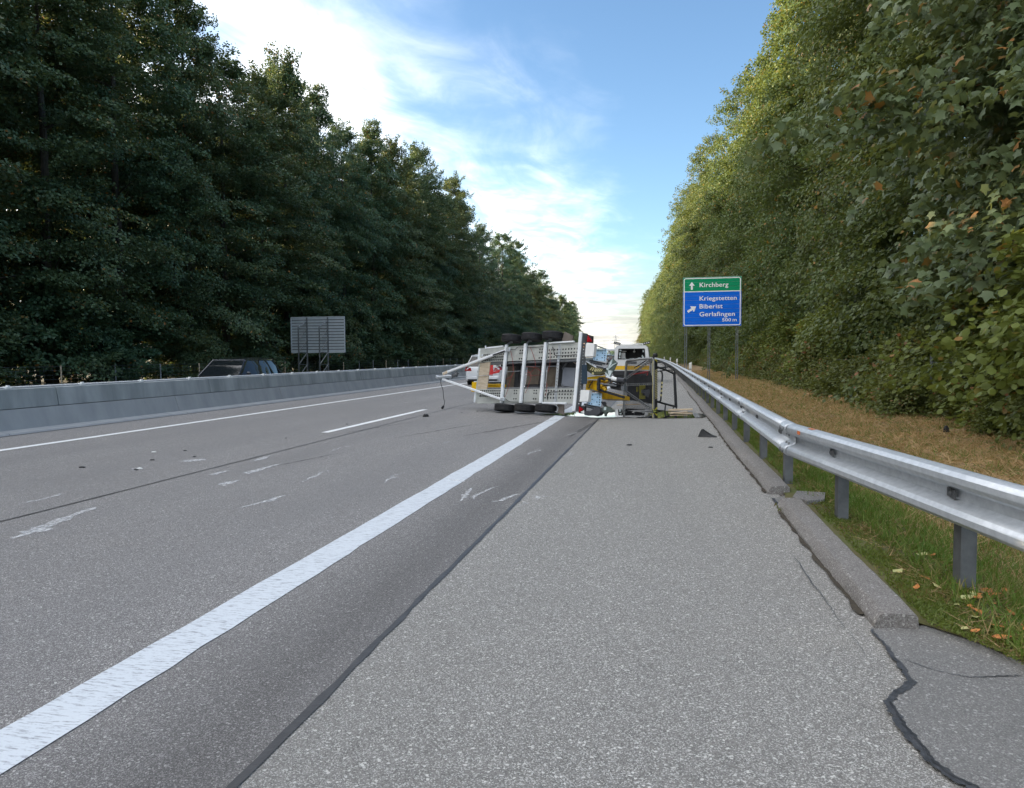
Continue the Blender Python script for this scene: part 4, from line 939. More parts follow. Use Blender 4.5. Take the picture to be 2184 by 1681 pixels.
mb = MB(); mb.tube([hit2(*q, -.12) for q in ((900, 800), (950, 815), (985, 822))], [.05, .045, .03], 10); mb.build('cylinder_boot', m_white_pl, lf)
mb = MB(); mb.tube([hit2(*q, -.12) for q in ((975, 820), (1072, 832))], .055, 12); mb.build('cylinder', m_cover, lf)
for pts in (((760, 785), (850, 790), (890, 840), (980, 870)), ((850, 800), (880, 860), (960, 880), (1050, 890)), ((640, 830), (600, 890), (580, 940)), ((780, 800), (830, 850), (900, 880))):
    mb = MB(); mb.tube([hit2(*q, -.14) for q in pts], .011, 6); mb.build('hose', m_black, lf)
# outrigger arm with hazard stripes
lpoly('outrigger', ((545, 572), (640, 628), (690, 662), (815, 668), (830, 690), (800, 728), (720, 752), (640, 752), (600, 728), (560, 700)), -.22, .10, m_olive)
orr = lf.children[-1]
for k in range(7):
    x = 622+k*25; lpoly('hazard_stripe', ((x, 648+k*3), (x+13, 648+k*3), (x-18+k*5, 690+k*8), (x-32+k*6, 690+k*7)) if k < 3 else ((x, 660), (x+13, 662), (x-22, 712-k*1), (x-36, 718-k*2)), -.212, .006, m_khaki, parent=orr)
lbar('outrigger_edge', (548, 570), (690, 655), .025, .05, -.2, m_white_steel)
lbar('outrigger_top', (690, 640), (815, 672), .04, .06, -.21, m_cover)
mb = MB(); mb.lathe(hit2(640, 738, -.2), TP.n, [(.028, 0), (.028, .02), (.012, .024)], 10); mb.build('pivot_pin', m_khaki, lf)
# pointed foot plates
lpoly('foot_plate', ((872, 560), (905, 525), (972, 588), (918, 700), (868, 778), (838, 735), (800, 722), (830, 672)), -.16, .025, m_foot)
ft = lf.children[-1]
for pts in (((815, 672), (905, 610), (970, 585), (912, 622), (838, 690)), ((838, 668), (870, 580), (905, 530), (890, 600), (850, 665)), ((842, 690), (905, 698), (868, 775), (850, 745)), ((795, 722), (812, 722), (868, 780), (852, 790))):
    lpoly('foot_rib', pts, -.135, .02, m_foot_l, parent=ft)
lpoly('foot_base', ((742, 1240), (795, 1180), (835, 1182), (905, 1235), (912, 1246), (850, 1262), (740, 1256)), .0, .12, m_foot)
lpoly('foot_stub', ((770, 1256), (840, 1258), (812, 1290), (808, 1318), (796, 1318), (792, 1290)), -.02, .06, m_foot)
lpoly('foot_link', ((745, 1130), (760, 1115), (830, 1185), (800, 1200)), -.05, .05, m_black_steel)
mb = MB(); mb.lathe(hit2(795, 1150, -.03), TP.n, [(.035, -.01), (.05, -.01), (.05, .01), (.035, .01)], 14); mb.build('shackle', m_black_steel, lf)
lpoly('foot_rib', ((790, 1195), (818, 1192), (815, 1235), (785, 1238)), .01, .02, m_foot_l)
# basket
m_basket = M('basket_grey_steel', (.15, .155, .155), (.24, .245, .24), 12, .45, .2)
b0_ = gpt(*Z2(1470, 1262)); BP = Plane(b0_, (.90, -.436, 0), .02)
def bh(x, y, w=0.0): return BP.hit(*Z2(x, y), w)
def btube(name, pts, r, mat, parent, n=8):
    mb = MB(); mb.tube(pts, r, n); return mb.build(name, mat, parent, smooth=50)
fr_ = [bh(*q) for q in ((1110, 560), (1285, 540), (1448, 528), (1466, 545), (1470, 1215), (1448, 1248), (1085, 1258), (1060, 1225), (1078, 800), (1095, 580))]
bk = btube('basket', fr_+[fr_[0]], .030, m_basket, lf)
c_ = [bh(*q, -.01) for q in ((1098, 565), (1462, 538), (1462, 1240), (1068, 1245))]
mb = MB(); mb.perf(*c_, 26, 44, lambda i, j: True, .82); tag(mb.build('mesh_floor', m_black_steel, bk), kind='stuff')
for p, q in (((1100, 800), (1455, 540)), ((1095, 892), (1460, 878)), ((1095, 990), (1430, 1225))):
    a, b = bh(*p, .02), bh(*q, .02); d = b-a; L_ = np.linalg.norm(d); d /= L_; s_ = np.cross(d, BP.n)
    mb = MB(); mb.perf(a+s_*.026, b+s_*.026, b-s_*.026, a-s_*.026, 14, 1, lambda i, j: True, .55); mb.build('floor_brace', m_basket, bk, solid=.006)
    mb = MB(); mb.bar(a-s_*.03, b-s_*.03, .012, .04, BP.n); mb.build('brace_flange', m_grey_steel, bk)
mb = MB(); mb.bar(bh(1462, 560, .012), bh(1462, 1235, .012), .035, .03, BP.n, .004); mb.build('floor_edge', m_khaki, bk)
# kick plate with hazard stripes on the right side
KX = (1472, 1505); wz = -.14
mb = MB(); mb.prism([bh(1474, 545), bh(1474, 1245), bh(1474, 1245)-BP.n*.16, bh(1474, 545)-BP.n*.16], BP.eu*.012); kp = mb.build('kick_plate', m_black_steel, bk)
for k in range(17):
    y_ = 690+k*24
    a = [bh(1474, y_)+BP.eu*.0135-BP.n*q for q in (.02, .15)]; b = [bh(1474, y_+13)+BP.eu*.0135-BP.n*q for q in (.02, .15)]
    sh_ = BP.ev*.03
    mb = MB(); mb.add([a[0], a[1]+sh_, b[1]+sh_, b[0]], [(0, 1, 2, 3)]); mb.build('hazard_stripe', m_khaki, bk, solid=.003)
for y_ in (550, 1228):
    mb = MB(); mb.tube([bh(1440, y_+12 if y_ > 900 else y_-12), bh(1468, y_), bh(1478, y_)-BP.n*.06, bh(1480, y_-20 if y_ > 900 else y_+20)-BP.n*.12], .022, 8); mb.build('corner_cap', m_lemon, bk)
# guard rails of the basket, reaching away from the floor
D1, D2 = -.42, -.80
btube('guard_rail_tube', [bh(1495, 590, -.1), bh(1560, 583, D1), bh(1605, 590, D1), bh(1626, 625, D1), bh(1630, 690, D1)], .016, m_black_steel, bk)
btube('guard_rail_tube', [bh(1500, 660, -.1), bh(1600, 655, D1), bh(1690, 640, D2), bh(1735, 660, D2), bh(1756, 720, D2), bh(1768, 900, D2), bh(1782, 1190, D2), bh(1770, 1260, D2), bh(1735, 1296, D2), bh(1680, 1295, D2), bh(1560, 1262, D1)], .019, m_black_steel, bk)
btube('guard_rail_tube', [bh(1495, 640, -.1), bh(1640, 690, D1), bh(1750, 742, D2)], .024, m_black_steel, bk)
btube('guard_rail_tube', [bh(1490, 1110, -.1), bh(1620, 1150, D1), bh(1778, 1190, D2)], .026, m_black_steel, bk)
btube('guard_rail_tube', [bh(1745, 720, D2-.02), bh(1752, 900, D2-.02), bh(1765, 1190, D2-.02)], .024, m_black_steel, bk)
btube('guard_rail_tube', [bh(1500, 708, -.15), bh(1650, 690, D1), bh(1715, 690, D2), bh(1725, 720, D2)], .012, m_black_steel, bk)
btube('guard_rail_tube', [bh(1180, 1250, -.05), bh(1290, 1275, -.2), bh(1420, 1292, -.3), bh(1560, 1294, -.35), bh(1605, 1280, D1), bh(1622, 1240, D1), bh(1628, 1165, D1)], .017, m_black_steel, bk)
btube('guard_rail_tube', [bh(1480, 1236, -.1), bh(1600, 1245, D1), bh(1680, 1285, D2)], .014, m_black_steel, bk)
btube('guard_rail_tube', [bh(1730, 1250, D2), bh(1735, 1200, D2), bh(1760, 1190, D2)], .014, m_black_steel, bk)
sp = [bh(1545, 1128, D1), bh(1565, 1100, D1), bh(1572, 1000, D1), bh(1578, 880, D1), bh(1588, 760, D1), bh(1580, 715, D1), bh(1555, 700, D1)]
btube('striped_grab_bar', sp, .022, m_black_steel, bk)
for a, b in ((.16, .24), (.34, .42), (.50, .58), (.66, .74)):
    pa = lambda t: sp[1]*(1-t)+sp[4]*t if True else None
    seg = [bh(1565+(1588-1565)*t, 1100+(760-1100)*t, D1) for t in (a, b)]
    btube('bar_stripe', seg, .0235, m_khaki, bk)
mb = MB(); mb.lathe(bh(1490, 495, -.1), (0, 0, 1), [(.03, -.04), (.055, -.02), (.06, .04), (.03, .07)], 12); mb.build('beacon', m_black, bk)
for y_ in (650, 1095):
    mb = MB(); mb.box(bh(1492, y_, -.1), (.07, .07, .10), BP.ax(), .01); mb.build('rail_clamp', m_black_steel, bk)
# control boxes and load seen through the mesh
for (pts, w, mat, nm) in ((((1275, 900), (1345, 892), (1345, 940), (1310, 945), (1305, 1035), (1342, 1040), (1338, 1085), (1270, 1080)), -.25, m_lemon, 'control_frame'), (((1230, 920), (1246, 920), (1246, 985), (1230, 985)), -.25, m_lemon, 'control_frame'), (((1300, 955), (1338, 955), (1338, 1005), (1300, 1005)), -.22, m_silver, 'control_screen'), (((1340, 960), (1395, 950), (1400, 1000), (1385, 1060), (1345, 1030)), -.28, m_grey_panel, 'control_cover'), (((1105, 770), (1440, 760), (1440, 1150), (1105, 1090)), -.5, m_dark_panel, 'rear_panel')):
    mb = MB(); mb.prism([bh(*q, w) for q in pts], -BP.n*.06); mb.build(nm, mat, bk)
btube('red_strap', [bh(1130, 755, -.15), bh(1250, 735, -.2), bh(1395, 712, -.25)], .024, m_red_strap, bk, 5)
btube('red_strap', [bh(1390, 715, -.25), bh(1375, 760, -.25), bh(1390, 735, -.2)], .012, m_red_strap, bk, 5)
btube('hose', [bh(1200, 660, -.2), bh(1300, 600, -.3), bh(1360, 560, -.2), bh(1440, 580, -.1)], .014, m_black, bk)

# ------------------------------------------------------------------ spilled fluid, planks, debris
def blob(name, pts, z, mat, parent=None, label=None, cat=None, kind=None, seed=1, sub=4, jit=.02):
    rg2 = np.random.default_rng(seed); P_ = []
    n = len(pts)
    for i in range(n):
        a, b = gpt(*pts[i]), gpt(*pts[(i+1) % n])
        for t in np.linspace(0, 1, sub, endpoint=False): q = a*(1-t)+b*t; P_.append((q[0]+rg2.normal(0, jit), q[1]+rg2.normal(0, jit*2.2), z))
    mb = MB(); mb.add(P_, [tuple(range(len(P_)))]); o = mb.build(name, mat, parent); tag(o, label, cat, None, kind); return o
blob('puddle', ((1155, 884), (1230, 880), (1300, 876), (1340, 872), (1400, 876), (1470, 880), (1515, 885), (1500, 892), (1400, 893), (1330, 891), (1260, 891), (1210, 888)), .009, m_water, None, 'thin shiny puddle of spilled fluid under the basket across the shoulder', 'puddle', seed=4)
def plank(p, q, w, t, label, tilt=.02):
    a, b = gpt(*p, .02), gpt(*q, .02); mb = MB()
    a[2] += t/2; b[2] += t/2+tilt
    mb.bar(a, b, w, t, (0, 0, 1), .004); o = mb.build('wooden_plank', m_wood, None, origin=tuple((a+b)/2)); tag(o, label, 'plank', 'broken planks by the basket')
for p, q, w, t, lb in ((Z2(965, 1172), Z2(1290, 1168), .07, .025, 'pale splintered plank on the road behind the basket'), (Z2(1668, 1245), Z2(1998, 1245), .08, .04, 'longer pale plank lying right of the basket'), (Z2(1700, 1286), Z2(1920, 1272), .07, .02, 'short wooden plank under the right end of the basket rail')):
    plank(p, q, w, t, lb)
def chunk(x, y, sx_, sy_, sz_, label, cat='debris', mat=None, name='debris_piece', seed=0):
    c = gpt(x, y); rg2 = np.random.default_rng(seed+int(x)); n = 6; mb = MB()
    rot = rg2.uniform(0, 3)
    ring = lambda s, z: [(c[0]+math.cos(rot+a)*sx_*s*rg2.uniform(.6, 1), c[1]+math.sin(rot+a)*sy_*s*rg2.uniform(.6, 1), z) for a in np.linspace(0, 2*math.pi, n, endpoint=False)]
    mb.loft([ring(1, .002), ring(.95, sz_*.6), ring(.45, sz_)], True); o = mb.build(name, mat or m_black, None, origin=tuple(c)); tag(o, label, cat, 'black debris scattered on the road' if mat is None else 'pale debris scattered on the road')
sh = MB(); a = gpt(1488, 932); 
sh.prism([a, a+V3((.30, -.02, 0)), a+V3((.20, .0, .035)), a+V3((.10, .01, .10)), a+V3((.06, .01, .13))], (.04, .12, -.0)); tag(sh.build('plastic_shard', m_black, None, origin=tuple(a)), 'black triangular plastic shard on the shoulder near the guard rail', 'debris')
for k, y_ in enumerate((.03, .055, .08)):
    pass
chunk(908, 889, .10, .07, .07, 'black block on the road just left of the lane dash end')
for i, (x, y_, s, lb) in enumerate(((1018, 878, .035, 'small black bit right of the hanging cable plug'), (985, 881, .03, 'tiny black bit under the drawbar'), (175, 998, .06, 'dark flake on the left lane near the barrier side'), (290, 1003, .05, 'dark flake farthest down the left lane'), (325, 982, .05, 'thin dark sliver on the left lane'), (415, 975, .04, 'dark crumb above the pale smear on the lane'), (395, 962, .04, 'dark crumb in the upper left lane'), (1343, 950, .06, 'thin dark strip in the middle of the shoulder'), (1516, 955, .05, 'dark sliver below the black triangular shard'), (1470, 885, .05, 'dark strip at the right end of the puddle'), (740, 905, .03, 'dark speck right of the lane dash start'), (610, 935, .03, 'dark speck between lane joint and dash'), (2018, 922, .07, 'black plastic bit lying in the dry grass'))):
    chunk(x, y_, s*1.0, s*.5, s*.35 if x < 2000 else .12, lb, seed=i)
for i, (x, y_, s, lb) in enumerate(((298, 1000, .05, 'white plastic chip on the left lane'), (328, 965, .06, 'pinkish white strip on the upper left lane'), (1350, 880, .04, 'pale chip in front of the basket'))):
    chunk(x, y_, s*1.0, s*.5, .015, lb, mat=m_white_pl, seed=40+i)
# ------------------------------------------------------------------ vegetation
def norm(a): return a/(np.linalg.norm(a, axis=-1, keepdims=True)+1e-9)
def leaf_mesh(name, pos, d, nrm, ln, wd, shape, mat):
    """one mesh of many leaves: pos centre, d direction, nrm normal, ln/wd sizes; shape 'diamond' | 'oval' | 'palm' | 'blade'"""
    d = norm(d); s = norm(np.cross(nrm, d)); n = norm(np.cross(d, s)); N = len(pos)
    if shape == 'diamond':
        L = np.array([[-.5, 0, 0], [0, .5, -.10], [.5, 0, -.05], [0, -.5, -.10]]); F = [[0, 3, 2], [0, 2, 1]]
    elif shape == 'oval':
        L = np.array([[-.5, 0, 0], [-.22, .42, -.07], [.18, .40, -.09], [.5, 0, -.06], [.18, -.40, -.09], [-.22, -.42, -.07]]); F = [[0, 3, 2], [0, 2, 1], [0, 5, 4], [0, 4, 3]]
    elif shape == 'palm':
        L = np.array([[-.42, 0, 0], [-.40, .34, -.06], [-.14, .33, -.02], [.10, .56, -.12], [.16, .24, -.02], [.56, 0, -.12], [.16, -.24, -.02], [.10, -.56, -.12], [-.14, -.33, -.02], [-.40, -.34, -.06]])
        F = [[0, 2, 1], [0, 4, 2], [2, 4, 3], [0, 6, 4], [4, 6, 5], [0, 8, 6], [6, 8, 7], [0, 9, 8]]
    else:
        L = np.array([[0, -.5, 0], [0, .5, 0], [1, 0, 0]]); F = [[0, 1, 2]]
    k = len(L); v = pos[:, None, :] + d[:, None, :]*(L[None, :, 0:1]*ln[:, None, None]) + s[:, None, :]*(L[None, :, 1:2]*wd[:, None, None]) + n[:, None, :]*(L[None, :, 2:3]*ln[:, None, None])
    f = (np.array(F)[None]+(np.arange(N)*k)[:, None, None]).reshape(-1, 3)
    me = bpy.data.meshes.new(name); me.vertices.add(N*k); me.vertices.foreach_set('co', v.reshape(-1).astype(np.float32))
    nf = len(f); me.loops.add(nf*3); me.loops.foreach_set('vertex_index', f.reshape(-1).astype(np.int32))
    me.polygons.add(nf); me.polygons.foreach_set('loop_start', np.arange(0, nf*3, 3, dtype=np.int32)); me.polygons.foreach_set('loop_total', np.full(nf, 3, np.int32))
    me.update(calc_edges=True); me.materials.append(mat); return me

def sprays(rng, cen, out, L, Wd, th, n, droop, ln, wid, up=.75, jit=.5):
    """leaves of flattened sprays: cen/out per spray"""
    C = np.repeat(cen, n, 0); O = np.repeat(norm(out), n, 0); LL = np.repeat(L, n); WW = np.repeat(Wd, n); N = len(C)
    Zv = np.tile([0, 0, 1.], (N, 1)); S = norm(np.cross(O, Zv)); U = norm(np.cross(S, O))
    a = rng.uniform(-1, 1, N); tw = rng.integers(-3, 4, N)/3.0
    b = tw*(.5-.35*np.abs(a)) + rng.normal(0, .14, N)
    z = rng.normal(0, th, N) - droop*(a+1)**2*.28*LL - np.abs(b)*.22*WW
    p = C + O*(a*LL)[:, None] + S*(b*WW*1.4)[:, None] + Zv*z[:, None]
    nr = U*up + O*.35 + rng.normal(0, jit, (N, 3)); dd = O*.8 + S*np.sign(b)[:, None]*.5 + rng.normal(0, .45, (N, 3)) - Zv*(.35+droop*.5)
    q = rng.uniform(.7, 1.25, N); kp = rng.uniform(0, 1, N) < np.clip((LL/np.percentile(L, 85))**1.7, .12, 1)      # small sprays carry fewer leaves
    return p[kp], dd[kp], nr[kp], (ln*q)[kp], (wid*q)[kp]

def lobes(rng, k=5):
    am = rng.uniform(.05, .20, k); fr_ = rng.integers(1, 6, k); ph = rng.uniform(0, 6.28, k); fz = rng.uniform(2, 9, k)
    return lambda th, t: 1+sum(a*np.cos(f*th+p+z*t) for a, f, p, z in zip(am, fr_, ph, fz))

def trunk_mesh(rng, name, H, r0, hb, Rc, nl=14, lean=.02, conifer=False):
    mb = MB(); n = 9
    path = [(math.sin(i*.9)*lean*H*.12, math.cos(i*1.3)*lean*H*.12, H*.94*i/n) for i in range(n+1)]; path[0] = (0, 0, -.5)
    mb.tube(path, [r0*(1.25 if i == 0 else 1)*(1-.9*(i/n)**1.1)+.015 for i in range(n+1)], 9)
    for k in range(nl):
        t = rng.uniform(.05, .85); z = hb+(H*.85-hb)*t; th = rng.uniform(0, 6.28); L = Rc*rng.uniform(.45, .85)*(1-t*.55)
        c, s = math.cos(th), math.sin(th); e = -.12 if conifer else rng.uniform(.35, .9)
        mb.tube([(0, 0, z), (c*L*.4, s*L*.4, z+L*e*.45), (c*L, s*L, z+L*e*.8)], [r0*.30*(1-t*.6), r0*.18*(1-t*.6), .015], 5)
    me = mb.build(name, m_bark); m = me.data; bpy.data.objects.remove(me); return m

def broadleaf(seed, H, Rc, hb, ncl, nlf, ln, wid, mat, shape='diamond', droop=.5, face=None, size=(1.0, 1.7), profile=(.55, .30), open_=0.0, up=.75, jit=.5):
    rng = np.random.default_rng(seed); lb = lobes(rng)
    t = rng.beta(1.15, 1.0, ncl*2)
    if face is None: th = rng.uniform(0, 2*math.pi, ncl*2)
    else: th = face + rng.normal(0, 1.15, ncl*2)
    prof = np.clip(np.sin(np.pi*np.clip(t*.80+.20-.0, 0, 1))**profile[0], .05, 1)*(1-profile[1]*t)
    rr = Rc*prof*lb(th, t)*(.30+.70*rng.uniform(0, 1, ncl*2)**.42)
    z_ = hb+(H-hb)*t
    # two thirds of the sprays sit along boughs, so that dark gaps stay between them
    nbg = max(6, ncl//6); bi = rng.integers(0, nbg, ncl*2); onb = rng.uniform(0, 1, ncl*2) < .60
    bt = rng.beta(1.1, 1.0, nbg)[bi]; bth = (rng.uniform(0, 2*math.pi, nbg) if face is None else face+rng.normal(0, 1.15, nbg))[bi]
    bl = rng.uniform(.70, 1.28, nbg)[bi]; f_ = rng.uniform(.35, 1.0, ncl*2)
    bp = np.clip(np.sin(np.pi*np.clip(bt*.80+.20, 0, 1))**profile[0], .05, 1)*(1-profile[1]*bt)
    br = Rc*bp*lb(bth, bt)*bl
    bz = hb+(H-hb)*bt + br*(.28*f_ - (.22+.3*droop)*f_**2) + rng.normal(0, .16, ncl*2)
    th = np.where(onb, bth+rng.normal(0, .30, ncl*2)/np.maximum(br*f_, .6), th); rr = np.where(onb, br*f_, rr*.92); z_ = np.where(onb, np.maximum(bz, hb*.5+.1), z_); t = np.where(onb, bt, t)
    cen = np.stack([rr*np.cos(th), rr*np.sin(th), z_], 1)
    keep = np.ones(len(cen), bool)
    if open_:
        # gaps where the sky shows through
        gc = np.stack([rng.uniform(-1, 1, 9)*Rc*.8, rng.uniform(-1, 1, 9)*Rc*.8, rng.uniform(.45, .98, 9)*(H-hb)+hb], 1)
        dmin = np.min(np.linalg.norm(cen[:, None]-gc[None], axis=2), 1); keep = dmin > open_
    cen = cen[keep][:ncl]; th = th[keep][:ncl]; t = t[keep][:ncl]; m = len(cen)
    out = np.stack([np.cos(th), np.sin(th), rng.normal(.15, .3, m)+(t > .88)*.8], 1)
    sz = rng.uniform(*size, m)*(1-.55*t**2)
    if H > 15:      # loose twigs round the top, so that the outline stays ragged
        k = 90; tt = rng.uniform(.62, 1.03, k); ta = rng.uniform(0, 2*math.pi, k) if face is None else face+rng.normal(0, 1.3, k)
        tp = np.clip(np.sin(np.pi*np.clip(tt*.80+.20, 0, .985))**profile[0], .08, 1)*(1-profile[1]*tt)
        tr_ = Rc*tp*lb(ta, tt)*rng.uniform(.7, 1.18, k)
        cen = np.vstack([cen, np.stack([tr_*np.cos(ta), tr_*np.sin(ta), hb+(H-hb)*tt], 1)]); out = np.vstack([out, np.stack([np.cos(ta)*.8, np.sin(ta)*.8, rng.uniform(.1, 1.2, k)], 1)]); sz = np.concatenate([sz, rng.uniform(.45, .85, k)])
    p, d, nr, l, w = sprays(rng, cen, out, sz, sz*.85, .16, nlf, droop, ln, wid, up, jit)
    return leaf_mesh('crown', p, d, nr, l, w, shape, mat)

def spruce(seed, H, Rc, mat):
    rng = np.random.default_rng(seed); cen = []; out = []; sz = []
    z = 1.2
    while z < H-.3:
        t = z/H; r = Rc*(1-t)**.85*rng.uniform(.85, 1.12)+.15; k = int(5+5*(1-t)); a0 = rng.uniform(0, 6.28)
        for i in range(k):
            a = a0+i*6.283/k+rng.normal(0, .2)
            for f in (.35, .65, .92) if r > 1.2 else (.6,):
                cen.append((math.cos(a)*r*f, math.sin(a)*r*f, z-r*f*.28)); out.append((math.cos(a), math.sin(a), -.22)); sz.append(max(.25, r*.30))
        z += rng.uniform(.42, .62)
    cen, out, sz = np.array(cen), np.array(out), np.array(sz)
    p, d, nr, l, w = sprays(rng, cen, out, sz, sz*.75, .05, 46, .7, .30, .075, .6, .6)
    return leaf_mesh('crown', p, d, nr, l, w, 'diamond', mat)

def tree(name, meshes, loc, rz, s, label, cat, group=None):
    r = empty(name, loc, label, cat, group); r.rotation_euler = (0, 0, rz); r.scale = (s[0], s[0], s[1])
    for nm, me in zip(('trunk', 'crown'), meshes):
        o = bpy.data.objects.new(nm, me); COL.objects.link(o); o.parent = r; ORG[o.name] = V3(loc)
    return r
rt = np.random.default_rng(11)
LV = [(trunk_mesh(rt, 'trunk', 25.5, .28, 4, 3.8), broadleaf(1, 26, 4.6, 1.6, 400, 270, .18, .125, m_leaf_left, open_=.9, profile=(.42, .15))),
      (trunk_mesh(rt, 'trunk', 24.5, .26, 3, 3.8), broadleaf(2, 25, 4.3, .9, 400, 270, .175, .12, m_leaf_left, droop=.8, profile=(.5, .25))),
      (trunk_mesh(rt, 'trunk', 27, .30, 6, 4), broadleaf(3, 27.5, 4.9, 4.5, 400, 260, .185, .13, m_leaf_left, open_=1.5, size=(1.0, 1.6), profile=(.40, .10))),
      (trunk_mesh(rt, 'trunk', 23.5, .25, 3, 3.8), broadleaf(4, 24, 4.5, 2.2, 400, 260, .19, .13, m_leaf_left, droop=.35, profile=(.45, .15)))]
LU = (trunk_mesh(rt, 'trunk', 5, .09, 1, 1.6, 8), broadleaf(5, 6.5, 2.4, .2, 150, 130, .2, .14, m_leaf_left, size=(.7, 1.1)))
SP = [(trunk_mesh(rt, 'trunk', 24, .25, 2, 2.2, 6, .0, True), spruce(6, 25.5, 3.3, m_leaf_conifer)), (trunk_mesh(rt, 'trunk', 23, .24, 2, 2.2, 6, .0, True), spruce(7, 24.5, 2.9, m_leaf_conifer))]
FACE = math.pi*1.05       # towards the road, for trees on the right
RB_ = [(trunk_mesh(rt, 'trunk', 25, .32, 4, 4), broadleaf(21, 26.5, 4.6, .8, 470, 190, .165, .115, m_leaf_beech, 'diamond', 1.05, FACE, (1.0, 1.7), (.42, .18))),
       (trunk_mesh(rt, 'trunk', 26, .32, 4, 4), broadleaf(22, 27.5, 4.9, 1.6, 470, 190, .165, .115, m_leaf_beech, 'diamond', .8, FACE, (1.0, 1.6), (.38, .12), open_=.7)),
       (trunk_mesh(rt, 'trunk', 24, .30, 4, 4), broadleaf(23, 25.5, 4.3, .6, 450, 190, .17, .12, m_leaf_beech, 'diamond', 1.2, FACE, (1.0, 1.8), (.5, .22)))]
MP = (trunk_mesh(rt, 'trunk', 22, .27, 3, 4, 22), broadleaf(31, 22.5, 4.6, 2.2, 480, 125, .185, .20, m_leaf_maple, 'palm', .8, FACE-.25, (.75, 1.25), (.35, .1), up=.6, jit=.45))
HZ = (trunk_mesh(rt, 'trunk', 4, .06, .4, 1.6, 14), broadleaf(41, 5.2, 2.3, .2, 210, 75, .145, .125, m_leaf_hazel, 'oval', .5, FACE, (.5, .95), (.35, .2), up=.5, jit=.5))
BR = [(trunk_mesh(rt, 'trunk', 1.2, .03, .1, .9, 10), broadleaf(51, 1.75, 1.35, .0, 120, 75, .095, .075, m_leaf_bramble, 'oval', .6, FACE, (.28, .5), (.3, .2), up=.5, jit=.55)),
      (trunk_mesh(rt, 'trunk', 1.0, .03, .1, .9, 10), broadleaf(52, 1.45, 1.5, .0, 120, 75, .09, .07, m_leaf_bramble, 'oval', .7, FACE, (.28, .5), (.35, .2), up=.5, jit=.55))]

# left wood: front row, then taller rows behind
GL = 'trees of the left wood'
front_names = {0: 'tall dark broadleaf tree at the left edge of the picture', 3: 'dark broadleaf tree just behind the black estate car', 5: 'broad dark tree to the left of the bare sign back', 6: 'dense dark tree rising behind the bare sign back', 8: 'rounded broad-crowned tree right of the bare sign back'}
y = -62.0; i = -14; prng = np.random.default_rng(77)
while y < 415:
    k = [0, 1, 3, 0, 2, 1, 0, 2, 3, 1][i % 10]
    hs = prng.uniform(.86, 1.06)*(1.08 if 58 < y < 150 else 1.0); con = (y > 118 and i % 3 != 0)
    x = -31.3+prng.uniform(-.9, .7)+off(y)
    if con: tree('spruce_tree', SP[i % 2], (x, y, -.4), prng.uniform(0, 6.28), (prng.uniform(.95, 1.2), hs), 'dark spruce in the far half of the left wood', 'tree', 'spruces of the left wood')
    else: tree('broadleaf_tree', LV[k], (x, y, -.4), prng.uniform(0, 6.28), (prng.uniform(.95, 1.12), hs), 'dark green broadleaf tree in the front row of the left wood', 'tree', GL)
    y += prng.uniform(4.8, 6.4)*(1 if y < 150 else 1.35); i += 1
y = -60.0
while y < 330:
    k = int(prng.integers(0, 4)); x = -38+prng.uniform(-1.4, 1.4)+off(y); con = prng.random() < (.18 if y < 110 else .6)
    tree('spruce_tree' if con else 'broadleaf_tree', SP[k % 2] if con else LV[k], (x, y, -.3), prng.uniform(0, 6.28), (1.12, prng.uniform(.98, 1.13)), 'taller spruce showing behind the front row of the left wood' if con else 'taller broadleaf tree behind the front row of the left wood', 'tree', 'back row of the left wood')
    y += prng.uniform(5.5, 7.5)*(1 if y < 150 else 1.4)
y = 10.0
while y < 200:
    k = int(prng.integers(0, 4)); tree('broadleaf_tree', LV[k], (-45+prng.uniform(-1.5, 1.5)+off(y), y, -.2), prng.uniform(0, 6.28), (1.25, prng.uniform(.95, 1.05)), 'broadleaf tree deep inside the left wood', 'tree', 'deep rows of the left wood'); y += 7.5
y = 20.0
while y < 170:
    if abs(y-50) > 6: tree('understorey_bush', LU, (-29.2+prng.uniform(-.7, .5)+off(y), y, -.42), prng.uniform(0, 6.28), (prng.uniform(.8, 1.2), prng.uniform(.55, 1.05)), 'dark leafy bush at the foot of the left wood behind the wire fence', 'bush', 'understorey of the left wood')
    y += prng.uniform(2.6, 4.2)*(1 if y < 90 else 1.5)

# right wood
GRt = 'trees of the right wood'
tree('maple_tree', MP, (9.7, 16.2, .05), .0, (1.06, 1.06), 'maple with large pale lobed leaves at the right edge of the picture', 'tree')
tree('maple_tree', MP, (10.9, 10.2, .05), -.5, (1.0, 1.0), 'maple partly outside the right edge of the picture', 'tree')
tree('maple_tree', MP, (11.6, 20.5, .1), .45, (1.15, 1.12), 'second maple set back behind the pale-leaved one', 'tree')
rn = {0: 'tall beech with drooping golden-topped branches right of the sign', 1: 'drooping beech standing behind the right sign post', 2: 'tall beech rising behind the exit sign'}
y = 24.0; i = 0
while y < 400:
    k = i % 3; s = prng.uniform(.94, 1.06)
    tree('beech_tree', RB_[k], ((11.0 if y < 47 else 9.2 if y < 100 else 8.0 if y < 135 else 7.2)+prng.uniform(-1.1, .9)+off(y), y, .05), prng.uniform(-.35, .35), (prng.uniform(.85, 1.12), prng.uniform(.86, 1.08)*(1.0 if y < 100 else 1.13)), rn.get(i, 'tall green beech in the front row of the right wood'), 'tree', GRt if i not in rn else None)
    y += prng.uniform(6.6, 8.8)*(1 if y < 140 else 1.2); i += 1
y = 18.0
